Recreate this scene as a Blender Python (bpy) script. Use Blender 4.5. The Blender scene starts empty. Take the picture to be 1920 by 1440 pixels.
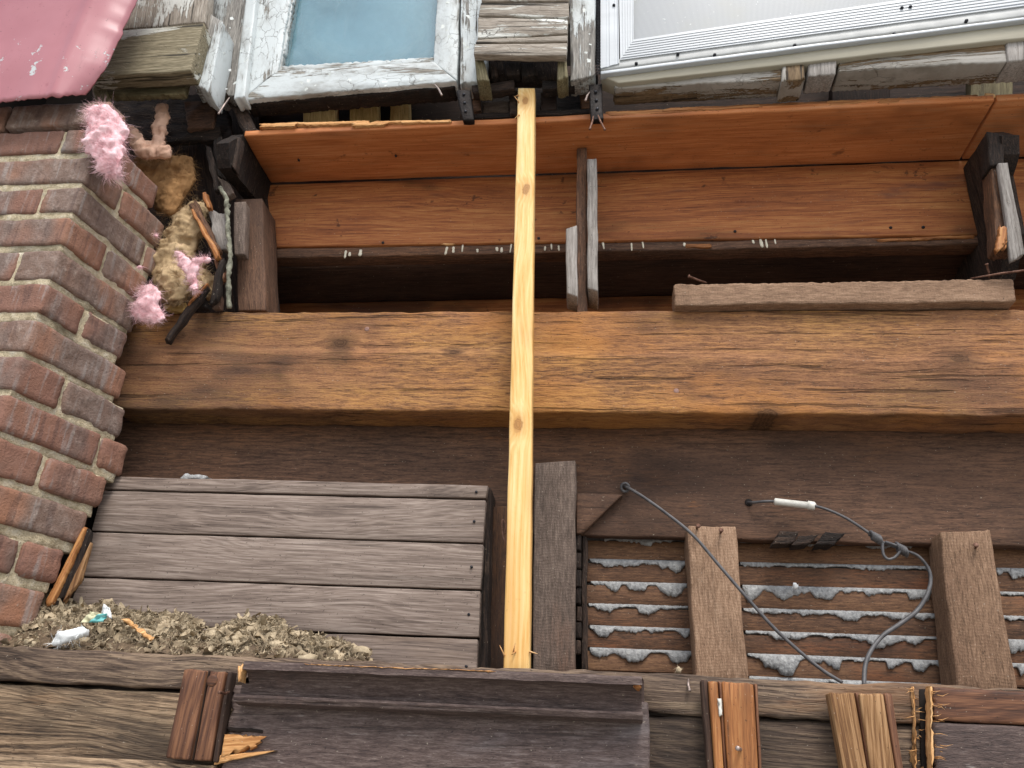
import bpy, bmesh, math, random
from mathutils import Vector, Matrix, noise
random.seed(7)
scn = bpy.context.scene
col = scn.collection
R = math.radians

# ------------------------------------------------------------------ camera, sky, sun, exposure
SC = 0.78            # working units -> metres (brick courses about 70 mm)
EYE = 1.60           # eye height above the pavement, metres
FPX, CX, CY = 1442.0, 960.0, 720.0
PITCH, YAW, ROLL = R(25.5), R(6.6), R(2.0)
_f = Vector((-math.sin(YAW)*math.cos(PITCH), math.cos(YAW)*math.cos(PITCH), math.sin(PITCH)))
_r0 = Vector((math.cos(YAW), math.sin(YAW), 0)); _u0 = _r0.cross(_f)
_r = _r0*math.cos(ROLL)+_u0*math.sin(ROLL); _u = -_r0*math.sin(ROLL)+_u0*math.cos(ROLL)
CAM = Vector((0, -1.6, 0))
def world(v): return Vector((v[0]*SC, v[1]*SC, v[2]*SC+EYE))
cam = bpy.data.cameras.new('camera'); camo = bpy.data.objects.new('camera', cam); col.objects.link(camo)
cam.sensor_width = 36.0; cam.lens = 36.0*FPX/1920.0; cam.clip_start = 0.02; cam.clip_end = 500
M = Matrix((( _r.x, _u.x, -_f.x), (_r.y, _u.y, -_f.y), (_r.z, _u.z, -_f.z))).to_4x4()
M.translation = world(CAM); camo.matrix_world = M
scn.camera = camo
wd = bpy.data.worlds.new('World'); scn.world = wd; wd.use_nodes = True
wn = wd.node_tree; wn.nodes.clear()
sky = wn.nodes.new('ShaderNodeTexSky'); sky.sky_type = 'NISHITA'; sky.sun_disc = False
SUN_EL, SUN_AZ = R(58), R(160)      # azimuth measured from +Y (into the wall) clockwise: behind the camera, a little to the right
sky.sun_elevation = SUN_EL; sky.sun_rotation = SUN_AZ; sky.air_density = 1.0; sky.dust_density = 2.0; sky.ozone_density = 1.0
hs = wn.nodes.new('ShaderNodeHueSaturation'); hs.inputs['Saturation'].default_value = 0.45   # thin overcast
bg = wn.nodes.new('ShaderNodeBackground'); bg.inputs['Strength'].default_value = 0.14
wo = wn.nodes.new('ShaderNodeOutputWorld')
wn.links.new(sky.outputs[0], hs.inputs['Color']); wn.links.new(hs.outputs[0], bg.inputs['Color']); wn.links.new(bg.outputs[0], wo.inputs[0])
sl = bpy.data.lights.new('sun', 'SUN'); sl.energy = 1.3; sl.angle = R(20); sl.color = (1.0, 0.96, 0.9)
so = bpy.data.objects.new('sun', sl); col.objects.link(so)
sdir = Vector((math.sin(SUN_AZ)*math.cos(SUN_EL), math.cos(SUN_AZ)*math.cos(SUN_EL), math.sin(SUN_EL)))
so.rotation_euler = sdir.to_track_quat('Z', 'Y').to_euler(); so.location = (0, -4, 6)
scn.view_settings.view_transform = 'Standard'; scn.view_settings.look = 'None'
scn.cycles.max_bounces = 5; scn.cycles.diffuse_bounces = 3; scn.cycles.caustics_reflective = False; scn.cycles.caustics_refractive = False
scn.view_settings.gamma = 1.0; scn.view_settings.exposure = 0.98

# ------------------------------------------------------------------ pixel -> place helpers (each piece gets its own depth Y)
def ray(x, y): return _f*FPX + _r*(x-CX) + _u*(CY-y)
def W(x, y, Y=0.0, k=0.0):
    d = ray(x, y); t = (Y-CAM.y+k*CAM.x)/(d.y-k*d.x); return CAM+d*t
def WX(x, y, X):
    d = ray(x, y); return CAM+d*((X-CAM.x)/d.x)
def WZ(x, y, Z):
    d = ray(x, y); return CAM+d*((Z-CAM.z)/d.z)
def V(*a): return Vector(a)
def pix(p):
    d = Vector(p)-CAM; z = d.dot(_f); return CX+FPX*d.dot(_r)/z, CY-FPX*d.dot(_u)/z
def fbm(p, o=3): return noise.fractal(p, 1.0, 2.1, o)

# ------------------------------------------------------------------ materials
def lin(h):
    h = h.lstrip('#'); o = []
    for i in (0, 2, 4):
        c = int(h[i:i+2], 16)/255; o.append(c/12.92 if c <= .04045 else ((c+.055)/1.055)**2.4)
    return (*o, 1.0)
class NT:
    def __init__(s, name, rough=.8, spec=.25):
        s.m = bpy.data.materials.new(name); s.m.use_nodes = True; s.t = s.m.node_tree; s.t.nodes.clear()
        s.out = s.n('ShaderNodeOutputMaterial'); s.b = s.n('ShaderNodeBsdfPrincipled'); s.l(s.b.outputs[0], s.out.inputs[0])
        s.b.inputs['Roughness'].default_value = rough; s.b.inputs['Specular IOR Level'].default_value = spec
        tc = s.n('ShaderNodeTexCoord'); oi = s.n('ShaderNodeObjectInfo'); s.rnd = oi.outputs['Random']; s.raw = tc.outputs['Object']
        cb = s.n('ShaderNodeCombineXYZ')
        for i, k in enumerate((37., 71., 13.)): s.l(s.math('MULTIPLY', s.rnd, k), cb.inputs[i])
        ad = s.n('ShaderNodeVectorMath'); ad.operation = 'ADD'; s.l(tc.outputs['Object'], ad.inputs[0]); s.l(cb.outputs[0], ad.inputs[1])
        s.v = ad.outputs[0]
    def n(s, t): return s.t.nodes.new(t)
    def l(s, a, b): s.t.links.new(a, b)
    def put(s, x, inp):
        if hasattr(x, 'is_linked') or hasattr(x, 'links'): s.l(x, inp)
        else: inp.default_value = x
    def math(s, op, a, b=0.0, c=None, clamp=False):
        m = s.n('ShaderNodeMath'); m.operation = op; m.use_clamp = clamp; s.put(a, m.inputs[0]); s.put(b, m.inputs[1])
        if c is not None: s.put(c, m.inputs[2])
        return m.outputs[0]
    def map(s, sc, v=None):
        m = s.n('ShaderNodeMapping'); s.l(v or s.v, m.inputs[0]); m.inputs['Scale'].default_value = sc; return m.outputs[0]
    def noise(s, sc, scale=1.0, det=4, ro=.6, dist=0, v=None):
        n = s.n('ShaderNodeTexNoise'); s.l(s.map(sc, v), n.inputs['Vector']); n.inputs['Scale'].default_value = scale
        n.inputs['Detail'].default_value = det; n.inputs['Roughness'].default_value = ro; n.inputs['Distortion'].default_value = dist; return n.outputs['Fac']
    def step(s, x, lo, hi, a=0., b=1.):
        m = s.n('ShaderNodeMapRange'); m.interpolation_type = 'SMOOTHSTEP'; s.l(x, m.inputs[0])
        for i, q in enumerate((lo, hi, a, b)): m.inputs[i+1].default_value = q
        return m.outputs[0]
    def ramp(s, x, stops):
        r = s.n('ShaderNodeValToRGB'); s.l(x, r.inputs[0]); e = r.color_ramp.elements
        while len(e) < len(stops): e.new(.5)
        for el, (p, c) in zip(e, stops): el.position = p; el.color = lin(c) if isinstance(c, str) else c
        return r.outputs[0]
    def mix(s, f, a, b, mode='MIX'):
        m = s.n('ShaderNodeMix'); m.data_type = 'RGBA'; m.blend_type = mode; s.put(f, m.inputs[0])
        for q, i in ((a, 6), (b, 7)): s.put(lin(q) if isinstance(q, str) else q, m.inputs[i])
        return m.outputs[2]
    def sep(s, v=None):
        n = s.n('ShaderNodeSeparateXYZ'); s.l(v or s.v, n.inputs[0]); return n.outputs
    def fin(s, c, h=None, bs=.5, bd=.002, rough=None):
        s.put(c, s.b.inputs['Base Color'])
        if rough is not None: s.put(rough, s.b.inputs['Roughness'])
        if h is not None:
            b = s.n('ShaderNodeBump'); b.inputs['Strength'].default_value = bs; b.inputs['Distance'].default_value = bd
            s.l(h, b.inputs['Height']); s.l(b.outputs[0], s.b.inputs['Normal'])
        return s.m
MAT = {}
def wood(name, cols, ring=.3, fr=150, rd=.12, stains=(), rough=.8, spec=.25, bs=.5, bd=.0012, crack=.6, knots=(), fine=.35, vary=.15, scr=None, saw=0.0, st=.05, fs=260, big=.45, speck=.5, ckt=.61, kcol=('#4a372b', '#2e221c', '#5d4432')):
    """cols: dark, mid, light; stains: (colour, scale, stretch, lo, hi, amount); st/fs: fibre stretch and scale"""
    s = NT(name, rough, spec); x, y, z = s.sep()
    fib = s.noise((st, 1, 1), fs, 4, .7, .2)
    f2 = s.noise((st*1.6, 1, 1), fs*3.2, 1, .6)
    t = fib; rg = None; kd = None
    if ring:
        wob = s.math('MULTIPLY', s.math('SUBTRACT', s.noise((.35, 1, 1), 5, 2, .5), .5), rd)
        if knots:
            rx, ry, rz = s.sep(s.raw)
            for kx, ky, kr in knots:
                dx = s.math('MULTIPLY', s.math('SUBTRACT', rx, kx), .6); dy = s.math('SUBTRACT', ry, ky)
                d = s.math('DIVIDE', s.math('SQRT', s.math('ADD', s.math('MULTIPLY', dx, dx), s.math('MULTIPLY', dy, dy))), kr)
                kd = d if kd is None else s.math('MINIMUM', kd, d)
            wob = s.math('ADD', wob, s.math('MULTIPLY', s.step(kd, 3.5, .5), .012))
        cb = s.n('ShaderNodeCombineXYZ'); s.l(s.math('MULTIPLY', x, .012), cb.inputs[0]); s.l(s.math('ADD', y, wob), cb.inputs[1]); s.l(s.math('MULTIPLY', s.math('ADD', z, wob), .5), cb.inputs[2])
        rg = s.step(s.noise((1, 1, 1), fr, 1.5, .6, 0, cb.outputs[0]), .33, .67)
        t = s.math('ADD', s.math('MULTIPLY', fib, 1.0-ring), s.math('MULTIPLY', rg, ring))
    h = s.math('ADD', t, s.math('MULTIPLY', f2, .5))
    t = s.math('ADD', t, s.math('MULTIPLY', s.math('SUBTRACT', f2, .5), fine))
    t = s.math('ADD', t, s.math('MULTIPLY', s.math('SUBTRACT', s.noise((.25, 1, 1), 7, 3, .6), .5), big))
    t = s.math('ADD', t, s.math('MULTIPLY', s.math('SUBTRACT', s.rnd, .5), vary))
    c = s.ramp(t, [(.25, cols[0]), (.5, cols[1]), (.75, cols[2])])
    for i, (sc, ss, sst, lo, hi, am) in enumerate(stains):
        o = s.n('ShaderNodeVectorMath'); o.operation = 'ADD'; s.l(s.v, o.inputs[0]); o.inputs[1].default_value = (i*5.3+2, i*3.1, i*7.7)
        nn = s.math('ADD', s.noise((sst, 1, 1), ss, 4, .62, .3, o.outputs[0]), s.math('MULTIPLY', s.math('SUBTRACT', fib, .5), .25))
        c = s.mix(s.step(nn, lo, hi, 0, am), c, sc)
    if scr:   # rubbed, cross-hatched scratches down to bright wood inside patches
        colr, am = scr
        patch = s.step(s.noise((.4, 1, 1), 4.0, 3, .6), .44, .64)
        b = s.step(s.noise((1, .10, .3), 330, 2, .7, .6), .56, .64)
        sm = s.math('MULTIPLY', s.math('MAXIMUM', s.step(fib, .38, .66, .1, .8), s.math('MULTIPLY', b, .4)), s.math('MULTIPLY', patch, am))
        c = s.mix(sm, c, colr)
    if saw:
        sw = s.math('MULTIPLY_ADD', s.math('SINE', s.math('ADD', s.math('MULTIPLY', x, 1300), s.math('MULTIPLY', s.noise((1, 1, 1), 25, 2), 22))), .5, .5)
        sw = s.math('MULTIPLY', sw, s.step(f2, .35, .6))
        h = s.math('ADD', h, s.math('MULTIPLY', sw, saw)); c = s.mix(s.math('MULTIPLY', sw, saw*.3), c, (0.02, .015, .012, 1))
    if crack:
        ck = s.step(s.noise((.03, 1, 1), 95, 3, .62, .4), ckt, ckt+.05); c = s.mix(s.math('MULTIPLY', ck, crack), c, '#120d0a')
        h = s.math('SUBTRACT', h, s.math('MULTIPLY', ck, 1.2*crack))
    if speck:
        sp = s.noise((.7, 1, 1), 300, 2, .55)
        c = s.mix(s.step(sp, .70, .76, 0, speck), c, '#b3a896'); c = s.mix(s.step(sp, .33, .27, 0, speck*1.2), c, '#17120f')
    if kd is not None:
        kd = s.math('ADD', kd, s.math('MULTIPLY', s.math('SUBTRACT', s.noise((1, 1, 1), 120, 3), .5), .9)); kk = s.step(kd, 1.1, .6); c = s.mix(s.math('MULTIPLY', s.step(kd, 2.6, .9), .45), c, kcol[0])
        c = s.mix(s.math('MULTIPLY', kk, .7), c, s.ramp(s.math('FRACT', s.math('MULTIPLY', kd, 3.0)), [(0, kcol[1]), (.5, kcol[2]), (1, kcol[1])]))
    MAT[name] = s.fin(c, h, bs, bd); return MAT[name]
def painted(name, paint, woodc, cover=.5, st=(.25, 1, 1), sc=14, rough=.55, crackle=.8, dirt='#6d675c'):
    """old paint flaking off grey wood; cover = share of paint left"""
    s = NT(name, rough, .35)
    fib = s.noise((.05, 1, 1), 260, 4, .72, .2); f2 = s.noise((.08, 1, 1), 800, 1, .6)
    tt = s.math('ADD', fib, s.math('MULTIPLY', s.math('SUBTRACT', f2, .5), .45))
    wc = s.ramp(tt, [(.25, woodc[0]), (.5, woodc[1]), (.75, woodc[2])])
    ck = s.step(s.noise((.03, 1, 1), 95, 2, .55, .4), .60, .67); wc = s.mix(s.math('MULTIPLY', ck, .8), wc, '#15110e')
    n1 = s.noise(st, sc, 6, .66, .6)
    n1 = s.math('ADD', n1, s.math('MULTIPLY', s.math('SUBTRACT', fib, .5), .30))
    lo = .80-.6*cover
    mk = s.step(n1, lo, lo+.018)
    vo = s.n('ShaderNodeTexVoronoi'); vo.feature = 'DISTANCE_TO_EDGE'; vo.inputs['Scale'].default_value = 45
    dn = s.n('ShaderNodeTexNoise'); s.l(s.v, dn.inputs['Vector']); dn.inputs['Scale'].default_value = 30; dn.inputs['Detail'].default_value = 3
    mv = s.n('ShaderNodeVectorMath'); mv.operation = 'MULTIPLY_ADD'; s.l(dn.outputs['Color'], mv.inputs[0]); mv.inputs[1].default_value = (.03, .03, .03); s.l(s.map((.55, 1, 1)), mv.inputs[2])
    s.l(mv.outputs[0], vo.inputs['Vector'])
    gap = s.step(vo.outputs['Distance'], .035, .008)
    gap = s.math('MULTIPLY', gap, s.step(s.noise((1, 1, 1), 9, 3), .45, .6))
    gap = s.math('MULTIPLY', gap, crackle)
    pc = s.mix(s.step(s.noise((.5, 1, 1), 11, 6, .7), .44, .72, 0, .7), paint, dirt)
    pc = s.mix(s.step(s.noise((1, 1, 1), 240, 3, .7), .6, .75, 0, .35), pc, dirt)
    edge = s.math('MULTIPLY', s.step(n1, lo+.05, lo+.0), mk)
    pc = s.mix(s.math('MULTIPLY', edge, .35), pc, '#8f8878')
    pc = s.mix(gap, pc, '#3c362e')
    c = s.mix(mk, wc, pc)
    h = s.math('ADD', s.math('MULTIPLY', fib, .35), s.math('MULTIPLY', mk, .9)); h = s.math('SUBTRACT', h, s.math('MULTIPLY', gap, .8))
    h = s.math('ADD', h, s.math('MULTIPLY', edge, .5))
    MAT[name] = s.fin(c, h, .7, .0015, s.step(mk, 0, 1, .85, rough)); return MAT[name]
def plain(name, c, c2, sc=40, rough=.7, metal=0., bs=.3, spec=.3, det=5, st=(1, 1, 1)):
    s = NT(name, rough, spec); s.b.inputs['Metallic'].default_value = metal
    n = s.noise(st, sc, det, .65); MAT[name] = s.fin(s.ramp(n, [(.3, c), (.7, c2)]), n, bs, .003); return MAT[name]

def kloc(x, y, q, Y):      # knot place in a board's own axes (metres) from where it shows in the picture
    cc = sum((W(a, b, Y) for a, b in q), Vector((0, 0, 0)))/4+Vector((.3, 0, 0)); p = W(x, y, Y)-cc; return p.x*SC, -p.z*SC
BQ = [(205, 582), (2000, 576), (2000, 781), (205, 766)]
wood('w_beam', ('#4d382c', '#865f45', '#b08259'), ring=.12, fr=120, rd=.08, stains=(('#37302e', 2.6, .35, .50, .68, .85), ('#8d7d78', 9, .15, .60, .76, .45), ('#b87c40', 2.8, .5, .48, .64, .6), ('#2f2826', 4.5, .5, .58, .72, .7)), bs=1.0, bd=.0022, crack=.55, ckt=.605, scr=('#bd8f55', .75), vary=.04, spec=.12, st=.12, fs=300,
     knots=tuple((*kloc(x, y, BQ, 0), r) for x, y, r in ((635, 648, .011), (1440, 768, .013), (1795, 655, .012), (850, 662, .007), (330, 640, .010))))
wood('w_red', ('#9c5830', '#c07846', '#d09264'), ring=.10, fr=90, rd=0.12, stains=(('#40261b', 3.5, .5, .50, .70, .7), ('#8a5436', 8, .25, .56, .70, .6), ('#c69058', 60, .10, .70, .78, .35), ('#4a2a1e', 20, .9, .66, .73, .55)), bs=.12, crack=.12, fine=.2, vary=.1, rough=.6, spec=.3, st=.03, big=.5)
wood('w_fascia', ('#6f4029', '#9e6139', '#bb8450'), ring=.16, fr=170, rd=0.1, stains=(('#2e1f1a', 4, .45, .52, .70, .8), ('#51393a', 9, .3, .60, .72, .6), ('#bd8450', 40, .12, .68, .76, .5), ('#3a2620', 24, .9, .64, .70, .7)), bs=.2, crack=.2, fine=.25, vary=.08, rough=.7, st=.04, big=.5)
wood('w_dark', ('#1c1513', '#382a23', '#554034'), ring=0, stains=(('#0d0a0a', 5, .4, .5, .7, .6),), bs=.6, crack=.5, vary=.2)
wood('w_back', ('#30241e', '#5a4335', '#7d5d49'), ring=0, stains=(('#191413', 3, .4, .50, .68, .7), ('#8a5a34', 30, .3, .68, .76, .5)), bs=.45, crack=.25, scr=('#8a5a30', .35), vary=.05, st=.1)
wood('w_grey', ('#574b44', '#807167', '#9e9085'), ring=.2, fr=300, rd=0.13, stains=(('#4a423d', 5, .4, .58, .76, .55), ('#806a55', 4, .3, .50, .72, .5)), bs=.35, bd=.001, crack=.22, vary=.10, st=.035, fs=240, big=.3)
wood('w_prop', kcol=('#c08a4c', '#7a4f2a', '#a06c3a'), speck=.12, cols=('#cf9a52', '#e3bd7c', '#f0d6a0'), ring=.20, fr=170, rd=0.08, bs=.1, crack=.0, fine=.12, vary=0, rough=.6, big=.3,
     knots=((-.535, 0.002, .0075), (-.305, -.003, .009), (.185, .004, .009)), stains=(('#c98a3e', 7, .12, .54, .70, .6), ('#9a7a4c', 6, .6, .56, .74, .5), ('#8a7250', 60, .3, .68, .76, .4)))
wood('w_ledge', ('#3a3028', '#77634f', '#a58d72'), ring=0.3, fr=240, rd=0.2, stains=(('#2a2420', 3, .4, .52, .70, .75), ('#aaa193', 12, .25, .64, .78, .45), ('#8a5f38', 6, .3, .58, .72, .5)), bs=.8, bd=.002, crack=.5, vary=.1, st=.06)
wood('w_panel', ('#322826', '#53443f', '#75665f'), ring=0, stains=(('#6a6a70', 5, .4, .54, .74, .4), ('#7a4a36', 6, 1.6, .62, .78, .4), ('#948a84', 130, .2, .64, .72, .4)), bs=.7, bd=.0015, crack=.4, rough=.62, spec=.3, vary=.05, st=.12, fs=300)
wood('w_batten', ('#3c281f', '#5f3f2e', '#7d573e'), ring=.3, fr=220, rd=0.12, stains=(('#2a1c17', 6, .25, .57, .72, .6),), bs=.25, crack=.2, rough=.6, vary=.2, st=.04)
wood('w_orange', ('#664024', '#986238', '#b88552'), ring=.2, fr=220, rd=0.12, stains=(('#4a2f1e', 7, .25, .54, .72, .7),), bs=.25, crack=.2, rough=.6, vary=.1, st=.04)
wood('w_tan', ('#5d3f28', '#82603f', '#a17e5a'), ring=.4, fr=280, rd=0.1, stains=(('#54341f', 8, .2, .58, .74, .55),), bs=.3, crack=.25, vary=.1, st=.04)
wood('w_fresh', ('#a06c3e', '#cf9c66', '#e6bf8e'), ring=0, bs=.5, crack=.2, vary=.15, stains=(('#9a5f32', 14, .15, .62, .76, .6),), st=.04)
wood('w_lath', ('#3a2b22', '#634836', '#856449'), ring=0, stains=(('#32241e', 7, .3, .56, .74, .6), ('#8d5230', 5, .3, .56, .72, .5)), bs=.5, crack=.2, vary=.2, st=.12, fs=340)
wood('w_stud', ('#5a4535', '#866a54', '#a88b72'), ring=0, stains=(('#5b4032', 5, .5, .52, .72, .5), ('#32261f', 9, .3, .64, .76, .55)), bs=.7, bd=.0015, crack=.15, saw=0.25, vary=.1, st=0.14, fs=340)
wood('w_sawn', ('#433932', '#62544b', '#7d6e63'), ring=0, stains=(('#6a4a38', 5, .4, .5, .68, .65),), bs=.6, crack=.2, saw=.4, vary=.1, st=.15)
wood('w_char', ('#110e0c', '#2a211c', '#4a3a30'), ring=0, stains=(('#6e5c4a', 12, .3, .62, .74, .5),), bs=1.0, bd=.003, crack=.7, vary=.25, st=.12)
wood('w_driftw', ('#5e5650', '#86807a', '#a49e98'), ring=0, stains=(('#4a3c38', 6, .3, .56, .72, .6),), bs=.5, crack=.4, vary=.15)
wood('w_moss', ('#4a4430', '#756c52', '#989070'), ring=0, stains=(('#3a3a24', 9, .4, .54, .72, .6),), bs=.6, crack=.4, vary=.1)
wood('w_joist', ('#8a7040', '#b8995e', '#d3b880'), ring=0, bs=.2, crack=.1, vary=.2)
wood('w_ledge_dark', ('#2f2621', '#5f4f43', '#887460'), ring=.25, fr=240, rd=.15, stains=(('#211b18', 3, .4, .50, .70, .7), ('#94826c', 10, .25, .62, .78, .45), ('#7d5636', 5, .3, .58, .72, .5)), bs=.8, bd=.002, crack=.5, vary=.1, st=.06)
painted('p_white', '#c2c8c8', ('#4d4a46', '#86827c', '#b0aca4'), .54, sc=9, crackle=.5)
painted('p_white_most', '#c4caca', ('#5a554e', '#8d877d', '#b0a99c'), .63, sc=9, crackle=.55)
painted('p_white_bare', '#c9c9c2', ('#5b5246', '#90867a', '#b4aca0'), .43, sc=16, dirt='#9c9686')
painted('p_moss', '#c9c8be', ('#4b4534', '#7d735c', '#a2977e'), .46, sc=15, dirt='#a09a80')
painted('p_sill', '#9a958d', ('#443626', '#6e5a42', '#8f795c'), .50, st=(.12, 1, 1), sc=16, crackle=.5)

# bricks
s = NT('brick', .85, .25)
fn = s.noise((1, 1, 1), 260, 3, .75); md = s.noise((1, 1, 1), 60, 4, .7); big = s.noise((1, 1, 1), 9, 3, .65, .4)
stv = s.noise((1, 1, .10), 70, 3, .6)
c = s.ramp(s.math('ADD', s.math('MULTIPLY', big, .6), s.math('MULTIPLY', s.rnd, .42)), [(.2, '#684f44'), (.45, '#825f51'), (.62, '#8e6855'), (.82, '#9f7157')])
gr = s.step(s.math('ADD', s.noise((1, 1, .5), 8, 3, .6, .3), s.math('MULTIPLY', s.math('SUBTRACT', s.rnd, .5), .22)), .43, .66, 0, .7)
c = s.mix(gr, c, s.ramp(md, [(.3, '#524b46'), (.55, '#736b65'), (.75, '#9e968e')]))
c = s.mix(s.step(stv, .54, .70, 0, .5), c, '#97918d')
c = s.mix(s.step(stv, .44, .34, 0, .4), c, '#4a3a38')
c = s.mix(s.step(fn, .60, .7, 0, .5), c, '#2c2422')
c = s.mix(s.step(md, .66, .74, 0, .5), c, '#a9a093')
MAT['brick'] = s.fin(c, s.math('ADD', s.math('MULTIPLY', fn, .7), s.math('ADD', md, s.math('MULTIPLY', stv, .5))), .75, .004)
s = NT('mortar', .95, .1)
a = s.noise((1, 1, 1), 60, 4, .7); b = s.noise((1, 1, 1), 330, 3, .8)
c = s.ramp(a, [(.3, '#a09176'), (.5, '#cdbea0'), (.7, '#ddd3be')]); c = s.mix(s.step(b, .54, .64, 0, .5), c, '#8e8468')
c = s.mix(s.step(s.noise((1, 1, 1), 9, 3), .56, .7, 0, .6), c, '#5b5342')
MAT['mortar'] = s.fin(c, s.math('ADD', a, s.math('MULTIPLY', b, .8)), 1.0, .006)
plain('plaster', '#747474', '#adadab', 160, .9, bs=1.0)
plain('drip', '#cfc7b0', '#e6dfcc', 80, .8)
s = NT('red_metal', .32, .5)
n = s.noise((1, 1, 1), 6, 3, .5); c = s.ramp(n, [(.3, '#9a5c62'), (.7, '#ab7075')])
c = s.mix(s.step(s.noise((1, 1, 1), 28, 6, .7), .62, .7, 0, .5), c, '#8a4a50')
zz = s.sep(s.raw)[2]
pe = s.math('ADD', s.noise((1, 1, 1), 34, 5, .7), s.math('MULTIPLY', s.step(zz, -.105, -.155), .12)); c = s.mix(s.step(pe, .75, .77), c, '#b9bdbb'); c = s.mix(s.step(s.noise((1, 1, .25), 40, 4, .7), .58, .75, 0, .35), c, '#7d4a4e'); c = s.mix(s.step(s.noise((1, 1, 1), 160, 2), .68, .74, 0, .5), c, '#5d3a3a')
MAT['red_metal'] = s.fin(c, s.math('ADD', s.math('MULTIPLY', n, 2.), s.step(pe, .75, .77, 1, 0)), .35, .004)
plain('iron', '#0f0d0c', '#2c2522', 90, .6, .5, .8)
plain('rust', '#4a2c20', '#8a6a5a', 160, .6, .5, .5)
plain('nailhead', '#7a5c52', '#95776c', 160, .6, .2, .3)
plain('nail', '#8f7f78', '#b9a9a0', 160, .45, .7, .3)
plain('screw', '#17181c', '#3c3d42', 160, .4, .6, .3)
plain('alu', '#a9aeb2', '#b9bec2', 18, .38, .0, .08, .5, st=(.1, 1, 1))
plain('alu_dull', '#a9aaa8', '#c2c3c0', 22, .5, .0, .15, .4)
plain('beige', '#96907f', '#b0aa99', 14, .7, bs=.2, st=(.15, 1, 1))
plain('rubber', '#39383a', '#5d5b5b', 60, .5, bs=.2, spec=.4)
plain('porcelain', '#b9b6ab', '#e3e0d6', 60, .35, bs=.2, spec=.5)
plain('leaf', '#6c5e4c', '#a69479', 55, .95, bs=.8)
plain('leaf2', '#8a7a62', '#bfae92', 70, .95, bs=.8)
plain('dust', '#3a2e24', '#76644f', 120, .95, bs=1.)
plain('fibre_pink', '#dba3a8', '#f2d9dc', 60, .95, bs=.6, spec=.05)
plain('fibre_tan', '#8f7858', '#c9b08c', 28, .95, bs=.8, spec=.05)
plain('fibre_brown', '#6b4e33', '#ad855a', 16, .95, bs=.8, spec=.05, st=(1, 1, .3))
plain('fibre_flesh', '#c39a82', '#e6c0a8', 22, .95, bs=.6, spec=.05)
plain('white_fluff', '#c8cac9', '#e6e8e8', 60, .9)
plain('paintflake', '#b9beb9', '#d0d4d0', 60, .6)
plain('teal', '#5aa0a0', '#79bcb8', 40, .6)
plain('paper', '#b5b08a', '#d8d4b4', 40, .8)
plain('concrete', '#8a8780', '#a5a199', 3, .9, bs=.4)
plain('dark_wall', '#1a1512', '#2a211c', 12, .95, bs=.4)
plain('bark', '#3c3a30', '#9a9a88', 60, .95, bs=1.2)
s = NT('screen', .45, .5)
x, y, z = s.sep(s.raw)
gx = s.math('SINE', s.math('MULTIPLY', x, 2600)); gz = s.math('SINE', s.math('MULTIPLY', y, 2600))
c = s.ramp(s.math('MULTIPLY_ADD', s.math('ADD', gx, gz), .25, .5), [(.2, '#75797c'), (.8, '#a0a4a7')]); c = s.mix(s.step(s.noise((1, 1, 1), 6, 4, .65), .45, .7, 0, .45), c, '#8f9088')
c = s.mix(s.step(s.noise((1, 1, 1), 90, 3, .7), .68, .74, 0, .7), c, '#e8ecee')
MAT['screen'] = s.fin(c, None)
s = NT('glass', .03, .5)
g = s.n('ShaderNodeBsdfGlossy'); g.inputs['Roughness'].default_value = .02; t = s.n('ShaderNodeBsdfTransparent'); t.inputs['Color'].default_value = (.92, .96, .97, 1)
fr = s.n('ShaderNodeFresnel'); fr.inputs['IOR'].default_value = 1.45; mx = s.n('ShaderNodeMixShader')
mx.inputs[0].default_value = .08; s.l(t.outputs[0], mx.inputs[1]); s.l(g.outputs[0], mx.inputs[2]); df = s.n('ShaderNodeBsdfDiffuse'); df.inputs['Color'].default_value = lin('#8fa9b0'); m2 = s.n('ShaderNodeMixShader')
dm_ = s.math('ADD', s.step(s.noise((1, 1, 1), 7, 5, .7, .6), .42, .75, .02, .30), s.step(s.noise((3.5, .35, 1), 22, 4, .7), .58, .72, 0, .14))
dm_ = s.math('ADD', dm_, s.step(s.noise((1, 1, 1), 190, 2, .6), .70, .76, 0, .4), None, True)
s.l(dm_, m2.inputs[0]); s.l(mx.outputs[0], m2.inputs[1]); s.l(df.outputs[0], m2.inputs[2])
s.l(m2.outputs[0], s.out.inputs[0]); MAT['glass'] = s.m
plain('blind', '#54808f', '#7ba3b0', 3.2, .6, bs=.05, spec=.4)

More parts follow.
